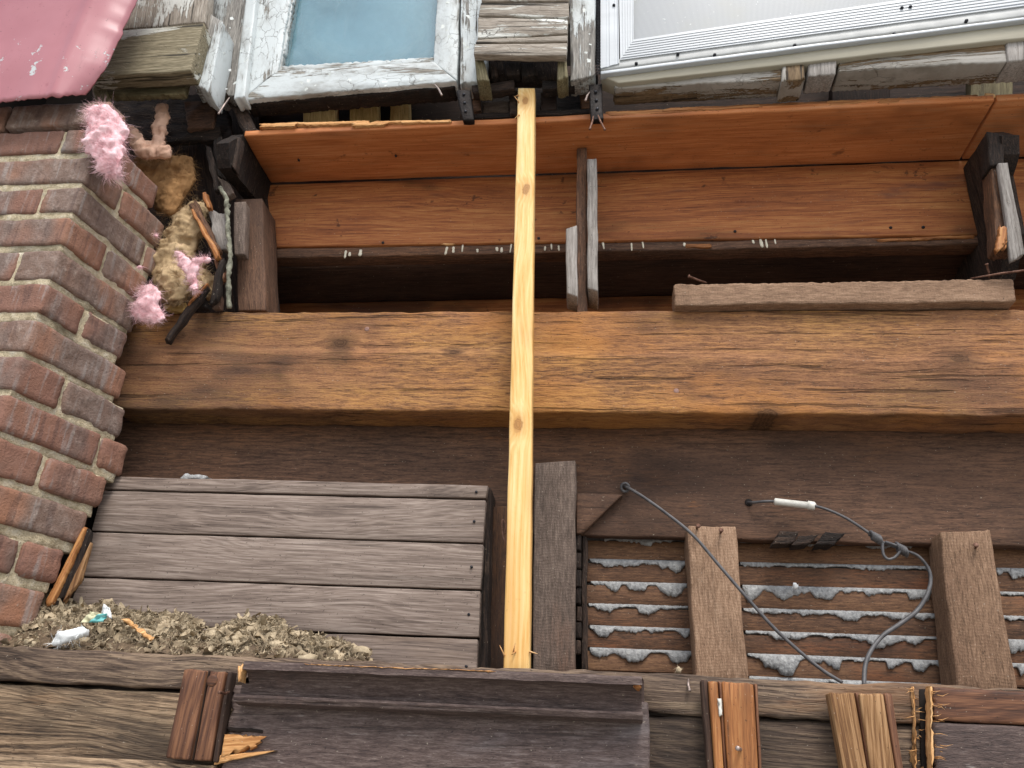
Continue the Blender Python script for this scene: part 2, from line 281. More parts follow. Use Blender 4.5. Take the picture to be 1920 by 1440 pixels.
# ------------------------------------------------------------------ building helpers
def setp(o, label=None, cat=None, group=None, kind=None):
    for k, v in (('label', label), ('category', cat), ('group', group), ('kind', kind)):
        if v: o[k] = v
    return o
def thing(name, at, label, cat, group=None):
    o = bpy.data.objects.new(name, None); o.empty_display_size = .05; o.location = world(at); col.objects.link(o)
    return setp(o, label, cat, group)
def emit(name, vs, fs, m, par=None, frame=None, smooth=True, sharp=None):
    """vs in working units; frame=(origin, ax, ay, az) gives the object's own axes (x along the grain)"""
    if frame is None:
        lo = Vector([min(v[i] for v in vs) for i in range(3)]); hi = Vector([max(v[i] for v in vs) for i in range(3)])
        frame = ((lo+hi)/2, V(1, 0, 0), V(0, 1, 0), V(0, 0, 1))
    o, ax, ay, az = frame
    me = bpy.data.meshes.new(name)
    me.from_pydata([((v-o).dot(ax)*SC, (v-o).dot(ay)*SC, (v-o).dot(az)*SC) for v in vs], [], fs); me.validate()
    bm = bmesh.new(); bm.from_mesh(me); bmesh.ops.recalc_face_normals(bm, faces=bm.faces); bm.to_mesh(me); bm.free()
    if smooth: me.shade_smooth()
    if sharp: me.set_sharp_from_angle(angle=R(sharp))
    me.materials.append(MAT[m] if isinstance(m, str) else m)
    ob = bpy.data.objects.new(name, me); col.objects.link(ob)
    Mw = Matrix(((ax.x, ay.x, az.x), (ax.y, ay.y, az.y), (ax.z, ay.z, az.z))).to_4x4(); Mw.translation = world(o)
    if par is not None:
        ob.parent = par
        pm = Matrix.Translation(par.location) if par.type == 'EMPTY' else par.matrix_basis
        if par.parent is not None: pm = Matrix.Translation(par.parent.location) @ pm
        ob.matrix_basis = pm.inverted() @ Mw
    else: ob.matrix_basis = Mw
    return ob
def run_on(px, q):      # members cut by the picture's side run on past it
    if all(not isinstance(p, Vector) for p in px):
        if px[1][0] >= 1950 and px[2][0] >= 1950: q[1], q[2] = q[1]+(q[1]-q[0]).normalized()*.6, q[2]+(q[2]-q[3]).normalized()*.6
        if px[0][0] <= -40 and px[3][0] <= -40: q[0], q[3] = q[0]-(q[1]-q[0]).normalized()*.3, q[3]-(q[2]-q[3]).normalized()*.3
    return q
def lerp2(q, u, v): return (q[0]*(1-u)+q[1]*u)*(1-v)+(q[3]*(1-u)+q[2]*u)*v
def board(name, q, th, m, par=None, Y=0.0, g='h', r=.004, rough=.0016, rag=(0, 0, 0, 0), k=0.0, dv=None, seg=.03, wave=.0, freq=14, bend=None):
    """q: TL TR BR BL, pixels (at depth Y) or vectors; th: thickness along dv (default into the wall); rag: torn left,right,top,bottom"""
    q0_ = q
    q = [p if isinstance(p, Vector) else W(p[0], p[1], p[2] if len(p) > 2 else Y, k) for p in q]
    q = run_on(q0_, q)
    dv = dv or V(0, 1, 0)
    Lu = ((q[1]-q[0]).length+(q[2]-q[3]).length)/2; Lv = ((q[3]-q[0]).length+(q[2]-q[1]).length)/2
    def axis(L, fine):
        s = .006 if fine else seg; n = max(2, min(140, int(L/s))); rr = min(r, L*.2)/L
        return [0, rr]+[rr+(1-2*rr)*i/n for i in range(1, n)]+[1-rr, 1]
    us = axis(Lu, rag[2] or rag[3]); vs_ = axis(Lv, rag[0] or rag[1]); ws = axis(th, False) if th > .05 else [0, min(r, th*.3)/th, 1-min(r, th*.3)/th, 1]
    nu, nv, nw = len(us)-1, len(vs_)-1, len(ws)-1
    seed = V(random.random()*50, random.random()*50, 0)
    def tear(t, w, i):
        a = abs(fbm(V(t*55, w*1.5, i*9)+seed, 4))*1.0+max(0, noise.noise(V(t*160, w*3, i*5)+seed))*.8
        return a
    idx = {}; P = []; F = []
    ue, ve = (q[1]-q[0]).normalized(), (q[3]-q[0]).normalized()
    def vert(i, j, l):
        if (i, j, l) in idx: return idx[i, j, l]
        u, v, w = us[i], vs_[j], ws[l]
        uu, vv = u, v
        if rag[0] or rag[1]:
            a = rag[0]*tear(v*Lv, w, 1)/Lu if rag[0] else 0; b = rag[1]*tear(v*Lv, w, 2)/Lu if rag[1] else 0; uu = a+u*(1-a-b)
        if rag[2] or rag[3]:
            a = rag[2]*tear(u*Lu, w, 3)/Lv if rag[2] else 0; b = rag[3]*tear(u*Lu, w, 4)/Lv if rag[3] else 0; vv = a+v*(1-a-b)
        p = lerp2(q, uu, vv)+dv*(th*w)
        eu, ev, ew = i in (0, nu), j in (0, nv), l in (0, nw)
        if eu+ev+ew >= 2:
            c = .3*min(r, th*.3)
            if eu: p += ue*(c if i == 0 else -c)
            if ev: p += ve*(c if j == 0 else -c)
            if ew: p += dv*(c if l == 0 else -c)
        if rough:
            nz = V(noise.noise(p*freq+seed), noise.noise(p*freq+seed+V(9, 0, 0)), noise.noise(p*freq+seed+V(0, 9, 0)))
            p += nz*rough*1.4+V(0, 0, noise.noise(V(p.x*60, p.y*60, p.z*60)+seed))*rough*.8
        if bend: p += bend(u, v)
        idx[i, j, l] = len(P); P.append(p); return idx[i, j, l]
    for l in (0, nw):
        for i in range(nu):
            for j in range(nv): F.append([vert(i, j, l), vert(i+1, j, l), vert(i+1, j+1, l), vert(i, j+1, l)])
    for j in (0, nv):
        for i in range(nu):
            for l in range(nw): F.append([vert(i, j, l), vert(i+1, j, l), vert(i+1, j, l+1), vert(i, j, l+1)])
    for i in (0, nu):
        for j in range(nv):
            for l in range(nw): F.append([vert(i, j, l), vert(i, j+1, l), vert(i, j+1, l+1), vert(i, j, l+1)])
    c = (q[0]+q[1]+q[2]+q[3])/4
    ax = ((q[1]+q[2])-(q[0]+q[3])).normalized() if g == 'h' else ((q[2]+q[3])-(q[0]+q[1])).normalized()
    az = (dv-ax*dv.dot(ax)).normalized(); ay = az.cross(ax)
    return emit(name, P, F, m, par, (c, ax, ay, az))
def prism(name, poly, z0, z1, m, par=None, rough=.002, r=.0045, step=.011, levels=7, frame=None):
    """upright prism over a plan outline (x, y), worn: resampled outline, rounded arrises, uneven faces"""
    pts = []; n = len(poly)
    for i in range(n):
        a, b = V(*poly[i]), V(*poly[(i+1) % n]); L = (b-a).length; d = (b-a)/L; c = min(r, L*.3)
        k = max(1, int((L-2*c)/step))
        pts += [a+d*(c+(L-2*c)*t/k) for t in range(k+1)]
    cen = sum(pts, V(0, 0))/len(pts); N = len(pts); seed = V(random.random()*90, random.random()*90, 3)
    zs = [(z0, r)]+[(z0+r+(z1-z0-2*r)*t/levels, 0) for t in range(levels+1)]+[(z1, r)]
    P = []; F = []
    for z, ins in zs:
        for i, p in enumerate(pts):
            t = (pts[(i+1) % N]-pts[i-1]).normalized(); nn = V(t.y, -t.x)
            q = p-nn*ins*.8
            if (q-cen).length > (p-cen).length+1e-6: q = p+nn*ins*.8
            w = V(q.x, q.y, z); d = fbm(w*22+seed, 3)*rough+noise.noise(w*90+seed)*rough*.6
            if ins: d -= max(0, noise.noise(w*60+seed)-.1)*rough*4
            o = (p-cen).normalized(); P.append(w+V(o.x*d, o.y*d, noise.noise(w*16+seed)*rough*1.2))
    L = len(zs)
    for l in range(L-1):
        for i in range(N): F.append([l*N+i, l*N+(i+1) % N, (l+1)*N+(i+1) % N, (l+1)*N+i])
    F.append(list(range(N))); F.append([(L-1)*N+i for i in range(N)])
    return emit(name, P, F, m, par, frame)
def xslab(name, poly, X, th, m, par=None, rough=.002, g=V(0, 0, 1)):
    """slab seen from its side: outline as pixels read on the plane X, thickness th along x"""
    pts = [WX(x, y, X) for x, y in poly]; N = []
    for i in range(len(pts)):
        a, b = pts[i], pts[(i+1) % len(pts)]; k = max(1, int((b-a).length/.02)); N += [a.lerp(b, t/k) for t in range(k)]
    seed = V(random.random()*50, 2, 2); P = []
    for w in (0, 1):
        for p in N: P.append(p+V(th*w, noise.noise(p*40+seed)*rough*1.5, noise.noise(p*50+seed)*rough*1.5))
    n = len(N); F = [list(range(n)), list(range(n, 2*n))]+[[i, (i+1) % n, n+(i+1) % n, n+i] for i in range(n)]
    c = sum(pts, V(0, 0, 0))/len(pts); az = V(1, 0, 0); ay = az.cross(g).normalized()
    return emit(name, P, F, m, par, (c, g, ay, az), smooth=False)
def smoothpath(pts, n=8):
    out = []
    for i in range(len(pts)-1):
        p0, p1, p2, p3 = pts[max(0, i-1)], pts[i], pts[i+1], pts[min(len(pts)-1, i+2)]
        for t in range(n):
            t /= n; out.append(.5*((2*p1)+(p2-p0)*t+(2*p0-5*p1+4*p2-p3)*t*t+(3*p1-p0-3*p2+p3)*t**3))
    return out+[pts[-1]]
def tube(name, pts, rad, m, par=None, sides=8, P=None, F=None):
    own = P is None
    if own: P, F = [], []
    up = V(.3, .2, .93); b0 = len(P); n = len(pts)
    for i, p in enumerate(pts):
        t = (pts[min(n-1, i+1)]-pts[max(0, i-1)]).normalized(); a = t.cross(up)
        if a.length < 1e-3: a = t.cross(V(1, 0, 0))
        a.normalize(); b = t.cross(a); rr = rad(i/(n-1)) if callable(rad) else rad
        for s_ in range(sides): an = 2*math.pi*s_/sides; P.append(p+(a*math.cos(an)+b*math.sin(an))*rr)
    for i in range(n-1):
        for s_ in range(sides):
            F.append([b0+i*sides+s_, b0+i*sides+(s_+1) % sides, b0+(i+1)*sides+(s_+1) % sides, b0+(i+1)*sides+s_])
    F.append([b0+i for i in range(sides)]); F.append([b0+(n-1)*sides+i for i in range(sides)])
    if own: return emit(name, P, F, m, par)
def nail(name, a, b, rad, m, par=None, head=2.2):
    d = (b-a).normalized(); mid = (a+b)/2+V(random.uniform(-1, 1), 0, random.uniform(-1, 1))*rad
    pts = [a, mid, b-d*.001, b, b+d*.0005, b+d*.002]; rs = [rad*.6, rad, rad, rad*head, rad*head, rad*head*.8]
    return tube(name, pts, lambda t: rs[round(t*5)], m, par, 8)
def disc(name, c, rad, m, par=None, h=.003, sides=12):
    P, F = [], []
    for w, rr in ((.004, 1), (-h*.5, 1), (-h, .6)):
        for i in range(sides): a = 2*math.pi*i/sides; P.append(c+V(math.cos(a)*rad*rr, w, math.sin(a)*rad*rr))
    for l in (0, 1): F += [[l*sides+i, l*sides+(i+1) % sides, (l+1)*sides+(i+1) % sides, (l+1)*sides+i] for i in range(sides)]
    F += [list(range(sides)), [2*sides+i for i in range(sides)]]
    return emit(name, P, F, m, par)
def sheet(name, label, cat, q, m, nx, ny, fn, th=.002, Y=0, par=None):
    q = [p if isinstance(p, Vector) else W(p[0], p[1], p[2] if len(p) > 2 else Y) for p in q]; P = []; F = []
    for w in (0, 1):
        for j in range(ny+1):
            for i in range(nx+1):
                u, v = i/nx, j/ny; P.append(lerp2(q, u, v)+fn(u, v)+V(0, th*w, 0))
    n = (nx+1)*(ny+1); k = nx+1
    for j in range(ny):
        for i in range(nx): a = j*k+i; F.append([a, a+1, a+k+1, a+k]); F.append([n+a, n+a+1, n+a+k+1, n+a+k])
    rim = [i for i in range(nx+1)]+[j*k+nx for j in range(1, ny+1)]+[ny*k+i for i in range(nx-1, -1, -1)]+[j*k for j in range(ny-1, 0, -1)]
    for a, b in zip(rim, rim[1:]+rim[:1]): F.append([a, b, n+b, n+a])
    o = emit(name, P, F, m, par)
    if label: setp(o, label, cat)
    return o
# ------------------------------------------------------------------ setting: pavement and the closed body of the house behind the opening
def box(name, lo, hi, m, par=None):
    P = [V(x, y, z) for x in (lo[0], hi[0]) for y in (lo[1], hi[1]) for z in (lo[2], hi[2])]
    return emit(name, P, [[0, 1, 3, 2], [4, 5, 7, 6], [0, 1, 5, 4], [2, 3, 7, 6], [0, 2, 6, 4], [1, 3, 7, 5]], m, par, smooth=False)
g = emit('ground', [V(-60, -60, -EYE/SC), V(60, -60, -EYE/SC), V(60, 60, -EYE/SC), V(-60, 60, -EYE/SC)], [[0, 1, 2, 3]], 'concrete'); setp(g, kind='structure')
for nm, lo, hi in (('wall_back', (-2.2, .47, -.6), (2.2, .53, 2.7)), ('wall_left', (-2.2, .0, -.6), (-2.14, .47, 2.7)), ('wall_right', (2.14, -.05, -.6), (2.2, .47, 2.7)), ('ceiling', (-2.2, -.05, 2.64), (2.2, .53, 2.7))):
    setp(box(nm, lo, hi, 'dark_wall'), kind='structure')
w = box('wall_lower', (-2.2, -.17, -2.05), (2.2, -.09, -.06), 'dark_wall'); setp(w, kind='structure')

# ------------------------------------------------------------------ brick pier on the left
pier = thing('brick_pier', V(-1.3, -.15, -.2), 'dark red brick pier with sooty grey faces and sandy mortar at the left', 'brick pier')
C0 = V(-1.17, -.3)     # front arris of the pier in plan; the splayed right-hand face twists a little with height
def sdir(kk): a = R(max(71, 83-1.15*max(0, kk))); return V(math.cos(a), math.sin(a))
def side(kk, s_, inn=0.0): d = sdir(kk); p = C0+d*s_+V(-d.y, d.x)*inn; return (p.x, p.y)
ENDS = ((340, 277), (400, 310), (450, 305), (500, 293), (560, 265), (600, 257), (640, 238), (715, 235), (770, 232), (840, 247), (900, 222), (945, 168), (1000, 160), (1050, 122), (1100, 92), (1200, 60))
def pend(y):
    for (ya, xa), (yb, xb) in zip(ENDS, ENDS[1:]):
        if y <= yb: return xa+(xb-xa)*max(0, (y-ya)/(yb-ya))
    return 60
JT = .017; JH = .008
mz = []
for kk in range(-1, 17):
    zt = 1.327-.0888*kk; zb = zt-.0888+JT+random.uniform(-.003, .003); jj = random.uniform(-.0015, .0015)
    even = kk % 2 == 0
    fl = .088 if even else .26
    lo, hi = .05, .6          # length of the splayed face in this course
    for _ in range(30):
        mid = (lo+hi)/2; q = side(kk, mid); pp = pix((q[0], q[1], zt-.03))
        if pp[0] < pend(pp[1]): lo = mid
        else: hi = mid
    se = max(lo, .12)
    sl_ = (.225 if even else .112)+random.uniform(-.006, .006)
    if kk < 0: sl_ = se = .06
    last = sl_ > se-.04
    if last: sl_ = se
    x0 = C0.x-fl
    prism('brick', [(x0, C0.y+jj), (C0.x, C0.y+jj), side(kk, sl_, jj), side(kk, sl_, .1), (x0, C0.y+.1)], zb, zt, 'brick', pier, rough=.0028)
    xs = x0-JH
    while xs > -2.2:
        L = .24 if even else .22; prism('brick', [(xs-L, C0.y+jj), (xs, C0.y+jj), (xs, C0.y+.1), (xs-L, C0.y+.1)], zb, zt, 'brick', pier, rough=.0028); xs -= L+JH
    if kk < 0: continue
    s0 = sl_+JH
    if not last:
        ro = random.uniform(-.005, .001)
        if se-s0 > .26:
            prism('brick', [side(kk, s0, ro), side(kk, s0+.2, ro), side(kk, s0+.2, .1), side(kk, s0, .1)], zb, zt, 'brick', pier, rough=.0035); s0 += .2+JH
        prism('brick', [side(kk, s0, ro), side(kk, se, ro), side(kk, se, .1), side(kk, s0, .1)], zb, zt, 'brick', pier, rough=.004, r=.007)
    I = .0055; d = sdir(kk); cor = C0+V(-d.y, d.x)*I
    prism('mortar', [(-2.2, C0.y+I), (cor.x, C0.y+I), side(kk, se-.012, I), side(kk, se-.012, .14), (-2.2, C0.y+.26)], zt-.0888-.002, zt-.002, 'mortar', pier, rough=.0038, r=.001, step=.009, levels=9)

# ------------------------------------------------------------------ window bay above
# left casement
WK = -.038     # the bay wall is not quite parallel to the beams
cas = thing('casement_window', W(650, 170, -.09), 'casement window with flaking white frame and pale blue pane', 'window')
Yw = -.105
board('pane', [(500, -160), (845, -160), (830, 125), (505, 140)], .006, 'glass', cas, Yw+.035, k=WK, rough=0, seg=.2)
board('blind', [(500, -160), (845, -160), (830, 130), (505, 145)], .006, 'blind', cas, Yw+.06, k=WK, rough=.001, seg=.1)
board('stile', [(490, -160), (572, -160), (521, 134), (452, 186)], .06, 'p_white_most', cas, Yw, 'v', rag=(0, .006, 0, 0), k=WK)
board('stile', [(826, -160), (868, -160), (857, 150), (812, 117)], .06, 'p_white_most', cas, Yw-.002, 'v', rag=(.006, 0, 0, 0), k=WK)
board('bottom_rail', [(522, 131), (812, 114), (857, 152), (451, 188)], .058, 'p_white_most', cas, Yw-.004, 'h', rag=(0, 0, .004, .005), k=WK)
board('putty', [(519, 122), (815, 105), (815, 118), (519, 136)], .022, 'p_white_most', cas, Yw+.012, 'h', rag=(0, 0, .010, 0), k=WK)
board('putty', [(536, -160), (580, -160), (528, 134), (508, 134)], .022, 'p_white_most', cas, Yw+.012, 'v', rag=(0, .012, 0, 0), k=WK)
board('bottom_edge', [(455, 180), (855, 150), (852, 166), (462, 197)], .05, 'w_char', cas, Yw+.012, 'h', rag=(0, 0, 0, .008), k=WK)
# casing left of the casement
cs = thing('window_casing', W(420, 170, -.09), 'weathered white casing with flaking paint left of the blue pane', 'casing')
board('casing_board', [(428, -160), (494, -160), (452, 183), (366, 172)], .07, 'p_white', cs, Yw-.012, 'v', rag=(0, 0, 0, .02), k=WK)
board('stop_bead', [(478, -160), (498, -160), (458, 182), (438, 186)], .05, 'p_white_most', cs, Yw-.026, 'v', rag=(0, 0, 0, .01), k=WK)
# sill block at top left
sb = thing('sill_block', W(270, 140, -.2), 'mossy weathered sill board between the red metal and the casement', 'sill')
board('board', [(213, 58), (383, 43), (357, 133), (163, 144)], .05, 'p_moss', sb, -.215, 'h', rag=(.006, 0, 0, 0))
board('board', [(255, -160), (407, -160), (384, 41), (214, 56)], .04, 'p_white_bare', sb, -.19, 'v')
board('cheek', [(386, 20), (418, 40), (392, 176), (358, 150)], .08, 'p_white', sb, -.165, 'v', rag=(0, 0, 0, .012))
board('underside_board', [(190, 152), (352, 146), (345, 178), (205, 182)], .02, 'w_moss', sb, -.15, 'h', rag=(0, 0, 0, .012))
# middle mullion box
mb = thing('mullion_box', W(980, 120, -.14), 'boxed mullion of stacked weathered boards above the new prop', 'mullion')
Ym = -.165
for a, b, c_, d in (((905, -60), (1068, -60), (1067, 0), (902, 2)), ((901, 4), (1067, 3), (1066, 33), (897, 28)), ((896, 31), (1066, 36), (1064, 62), (894, 72)), ((893, 74), (1064, 66), (1063, 77), (891, 80)), ((890, 82), (1063, 80), (1062, 104), (888, 101))):
    board('board', [a, b, c_, d], .022, 'p_white_bare', mb, Ym-random.uniform(0, .006), 'h', r=.003, rough=.002)
board('cheek', [(889, 98), (903, 98), (918, 152), (893, 152)], .07, 'w_moss', mb, Ym+.024, 'v', rag=(0, 0, 0, .01))
board('cheek', [(1046, 100), (1061, 98), (1066, 146), (1044, 150)], .07, 'w_moss', mb, Ym+.024, 'v', rag=(0, 0, 0, .01))
board('charred_core', [(900, 96), (1052, 96), (1052, 150), (912, 150)], .03, 'w_char', mb, Ym+.075, 'v')
for a in ((918, 112, 930, 142), (945, 114, 972, 140), (975, 116, 1005, 142)):
    board('charred_block', [(a[0], a[1]), (a[2], a[1]), (a[2]+4, a[3]), (a[0]+3, a[3]+2)], .03, 'w_char', mb, Ym+.05, 'v', rag=(0, 0, 0, .008))
sl1 = thing('mullion_stile', W(880, 150, -.1), 'flaking white upright between blue pane and boxed mullion', 'casing')
board('board', [(866, -160), (910, -160), (915, 152), (862, 158)], .06, 'p_white', sl1, Yw-.016, 'v', rag=(0, 0, 0, .012), k=WK)
sl2 = thing('mullion_stile', W(1090, 150, -.1), 'flaking white upright between boxed mullion and aluminium window', 'casing')
board('board', [(1066, -160), (1118, -160), (1116, 142), (1070, 152)], .06, 'p_white', sl2, Yw-.016, 'v', rag=(0, 0, 0, .012), k=WK)
# coiled wire beside the storm window
hp = []
for i in range(520):
    t = i/519; c_ = W(1121.5, -60+200*t, -.13); a = t*2*math.pi*34; hp.append(c_+V(math.cos(a)*.0055, math.sin(a)*.0055, 0))
setp(tube('coil_spring', hp, .0013, 'screw', None, 5), 'thin coiled spring hanging along the aluminium window edge', 'spring')
# aluminium storm window, swung a little outwards to the right
KS = -.066; Ys = -.118
st_ = thing('storm_window', W(1500, 110, -.15), 'white aluminium storm window with grey insect screen', 'window')
board('screen', [(1175, -170), (2010, -170), (2010, -40), (1180, 78)], .004, 'screen', st_, Ys+.012, k=KS, rough=0, seg=.2)
def ribbed(name, q, m, n, dep, par, along):   # extruded aluminium section: n ridges across the face, running along it
    px = q; q = run_on(px, [W(x, y, Ys, KS) for x, y in q]); prof = [(0, .016), (0, 0), (.03, 0)]
    for i in range(n):
        a = .04+.9*i/n; b = .9/n; prof += [(a, 0), (a+b*.62, 0), (a+b*.68, dep), (a+b*.94, dep)]
    prof += [(.96, 0), (1, 0), (1, .016)]; P = []; F = []; N = len(prof); S_ = 24
    for i in range(S_+1):
        for t, d in prof:
            p = lerp2(q, i/S_, t) if along == 'h' else lerp2(q, t, i/S_); P.append(p+V(0, d, 0))
    for i in range(S_):
        for j in range(N-1): F.append([i*N+j, i*N+j+1, (i+1)*N+j+1, (i+1)*N+j])
    F += [[i for i in range(N)], [S_*N+i for i in range(N)]]
    return emit(name, P, F, m, par, smooth=False)
ribbed('bottom_rail', [(1188, 74), (2010, -48), (2012, -2), (1163, 112)], 'alu', 7, .0022, st_, 'h')
ribbed('side_rail', [(1158, -170), (1190, -170), (1188, 74), (1163, 112)], 'alu', 5, .0018, st_, 'v')
ribbed('outer_jamb', [(1126, -170), (1157, -170), (1161, 118), (1126, 128)], 'alu', 2, .0015, st_, 'v')
board('mounting_flange', [(1126, 114), (2012, 0), (2012, 18), (1126, 131)], .012, 'alu_dull', st_, Ys+.004, k=KS, rough=.0006)
board('drip_lip', [(1126, 133), (2012, 20), (2012, 25), (1126, 139)], .02, 'alu', st_, Ys-.006, k=KS, rough=.0006, r=.002)
for x, y in ((1151, 10), (1193, 119), (1271, 101), (1340, 103), (1490, 85), (1676, 64), (1812, 39), (1841, 45), (1691, 15), (1707, 13)):
    disc('screw', W(x, y, Ys-.001, KS), .0042, 'screw', st_, .004, 10)
bs_ = board('sill_underboard', [(1126, 141), (2012, 27), (2012, 60), (1160, 156)], .05, 'beige', None, Ys+.008, k=KS, rough=.001)
setp(bs_, 'smooth beige sill board directly under the aluminium window', 'sill')
ws = thing('wooden_sill', W(1500, 150, -.1), 'rotting wooden sill with grey paint remnants under the beige board', 'sill')
board('sill_length', [(1150, 156), (1465, 122), (1466, 150), (1152, 166)], .06, 'p_sill', ws, Ys+.022, k=KS, rag=(.006, 0, 0, .004))
board('sill_end', [(1468, 121), (1508, 118), (1510, 148), (1466, 153)], .075, 'p_sill', ws, Ys+.014, 'v', k=KS, rag=(0, 0, .003, .006))
board('sill_end', [(1515, 116), (1570, 112), (1568, 140), (1517, 144)], .06, 'w_driftw', ws, Ys+.016, 'v', k=KS, rag=(0, 0, .003, .006))
board('sill_length', [(1573, 112), (1884, 79), (1889, 116), (1572, 134)], .07, 'p_sill', ws, Ys+.022, k=KS, rag=(0, 0, 0, .005))
board('sill_end', [(1887, 78), (2010, 66), (2010, 106), (1891, 115)], .07, 'w_driftw', ws, Ys+.018, 'v', k=KS, rag=(0, 0, 0, .005))
# red sheet metal at the top left
def redfn(u, v):
    b = max(0, u-.87)/.13; n1 = noise.noise(V(u*4, v*3, 1))*.012+noise.noise(V(u*11, v*9, 5))*.003
    rim = max(0, v-.86)/.14
    crease = .010*math.exp(-((u-.87)/.02)**2)
    edge = V(0, 0, 0)
    if v > .8: edge = V(0, 0, (noise.noise(V(u*18, 3, 2))*.005+noise.noise(V(u*55, 8, 2))*.006)*(v-.8)/.2)
    if u > .9: edge += V((noise.noise(V(v*16, 3, 7))*.004+noise.noise(V(v*50, 1, 7))*.004)*(u-.9)/.1, 0, 0)
    edge += V(-.02, 0, .045)*(max(0, u-.9)/.1*max(0, v-.82)/.18)
    return V(0, 0.04*b*b+n1*.5-crease*.5, 0)+edge
sheet('red_metal_flashing', 'dented red painted sheet metal with torn lower edge above the brick pier', 'sheet metal', [(-230, -170, -.36), (308, -170, -.36), (146, 178, -.36), (-230, 208, -.36)], 'red_metal', 64, 46, redfn, .003)
# peeled paint flakes standing off the old frames
fl = []; fF = []
for (xa, ya, xb, yb, Yq, nn) in ((400, 0, 470, 175, -.138, 12), (520, 140, 840, 160, -.118, 12), (862, 0, 890, 140, -.132, 6), (1072, 0, 1114, 140, -.132, 6), (826, 5, 850, 110, -.114, 6)):
    for i in range(nn):
        x = random.uniform(xa, xb); y = random.uniform(ya, yb)
        if ya == 140: y = 178-(x-450)*.068+random.uniform(-28, 6)
        c_ = W(x, y, Yq); s_ = random.uniform(.003, .009); an = random.uniform(0, 6.28); cu = random.uniform(.3, 1.0); b0 = len(fl)
        for j in range(3):
            for i2 in range(4):
                u, v = (i2/3-.5)*s_*random.uniform(1, 2), (j/2-.5)*s_
                fl.append(c_+V(u*math.cos(an)-v*math.sin(an), -.3*cu*s_*(j/2)**2-.001, u*math.sin(an)+v*math.cos(an))+V(random.uniform(-1, 1), 0, random.uniform(-1, 1))*s_*.12)
        fF += [[b0+j*4+i2, b0+j*4+i2+1, b0+(j+1)*4+i2+1, b0+(j+1)*4+i2] for j in range(2) for i2 in range(3)]
o = emit('paint_flakes', fl, fF, 'paintflake'); setp(o, 'curling white paint flakes on the window frames', 'paint flakes', kind='stuff')

# ------------------------------------------------------------------ the opened floor cavity
ZS = 1.515
sf = thing('red_soffit', V(0, 0, ZS), 'long red-brown soffit boards under the window bay', 'soffit')
L0 = W(456, 255, -.056); B0 = W(508, 344, .15); L1 = W(1098, 225, -.056); B1 = W(1098, 324, .15); L2 = W(1866, 188, -.068); B2 = W(1800, 300, .15)
up = V(0, 0, 1)
board('board', [L0, L2, B2, B0], .02, 'w_red', sf, dv=up, rough=.001)
board('board', [L2+V(.006, 0, 0), L2+V(.85, 0, 0), B2+V(.85, 0, 0), B2+V(.006, 0, 0)], .02, 'w_red', sf, dv=up, rough=.001)
fa = thing('fascia', V(0, .15, 1.3), 'reddish fascia board set back under the soffit', 'fascia')
board('board', [(470, 347), (1990, 294), (2010, 436), (430, 464)], .022, 'w_fascia', fa, .15, rough=.001)
lip = board('lip_strip', [(430, 467), (2010, 439), (2010, 454), (430, 486)], .05, 'w_back', fa, .158, rough=.0015, rag=(0, 0, 0, .003))
board('bare_strip', [(1630, 448), (1830, 440), (1828, 447), (1650, 453)], .01, 'w_orange', lip, .1545, rag=(.03, .01, .004, .006))
board('bare_strip', [(820, 456), (860, 455), (855, 459), (830, 460)], .008, 'w_fresh', lip, .152, rag=(.02, .02, .003, .003))
board('bare_strip', [(1280, 457), (1340, 456), (1335, 464), (1285, 464)], .008, 'w_orange', lip, .152, rag=(.02, .02, .003, .003))
for x, y, h in ((645, 476, 9), (653, 476, 10), (676, 474, 12), (839, 469, 10), (852, 470, 9), (866, 467, 10), (895, 468, 6), (930, 467, 10), (943, 467, 9), (957, 466, 11), (1022, 464, 8), (1036, 463, 7), (1050, 464, 11), (1130, 462, 9), (1185, 461, 9), (1205, 460, 9), (1284, 458, 7), (1412, 454, 7), (1425, 455, 10), (1436, 455, 12), (1456, 454, 12)):
    c_ = W(x+random.uniform(-3, 3), y+random.uniform(-2, 2), .157); P = []; F = []; wd_ = random.uniform(.5, 1.25); ln = random.uniform(.7, 1.7); tl = random.uniform(-.15, .15)
    for j in range(6):
        rr = (.0030, .0042, .0040, .0038, .0040, .0022)[j]*wd_*random.uniform(.75, 1.2); z = h*.0017*ln*(.5-j/5)
        for i in range(8): a = 2*math.pi*i/8; P.append(V(c_.x+math.cos(a)*rr+tl*z, .157+math.sin(a)*rr*.6, c_.z+z))
    for j in range(5): F += [[j*8+i, j*8+(i+1) % 8, (j+1)*8+(i+1) % 8, (j+1)*8+i] for i in range(8)]
    F += [list(range(8)), [40+i for i in range(8)]]
    emit('plaster_drip', P, F, 'drip', lip)
for x, y in ((560, 300), (742, 292), (1330, 262), (1530, 252), (1690, 246)): pz = WZ(x, y, ZS-.002); disc('nail', V(pz.x, pz.y, pz.z), .0028, 'screw', sf)
for x, y in ((718, 455), (1378, 434), (1670, 427), (1731, 426), (1010, 447)): disc('nail', W(x, y, .149), .004, 'screw', fa)
A, B = W(430, 486, .16), W(2010, 454, .16)
zz = 1.252
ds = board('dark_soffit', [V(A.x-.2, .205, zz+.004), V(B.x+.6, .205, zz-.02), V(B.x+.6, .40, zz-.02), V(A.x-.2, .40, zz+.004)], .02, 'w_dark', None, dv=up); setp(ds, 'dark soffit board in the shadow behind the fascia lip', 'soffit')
bk = board('rear_board', [V(-1.5, .402, 1.26), V(1.9, .402, 1.24), V(1.9, .402, .80), V(-1.5, .402, .80)], .03, 'w_fascia'); setp(bk, 'red-brown board at the back of the dark cavity', 'board')
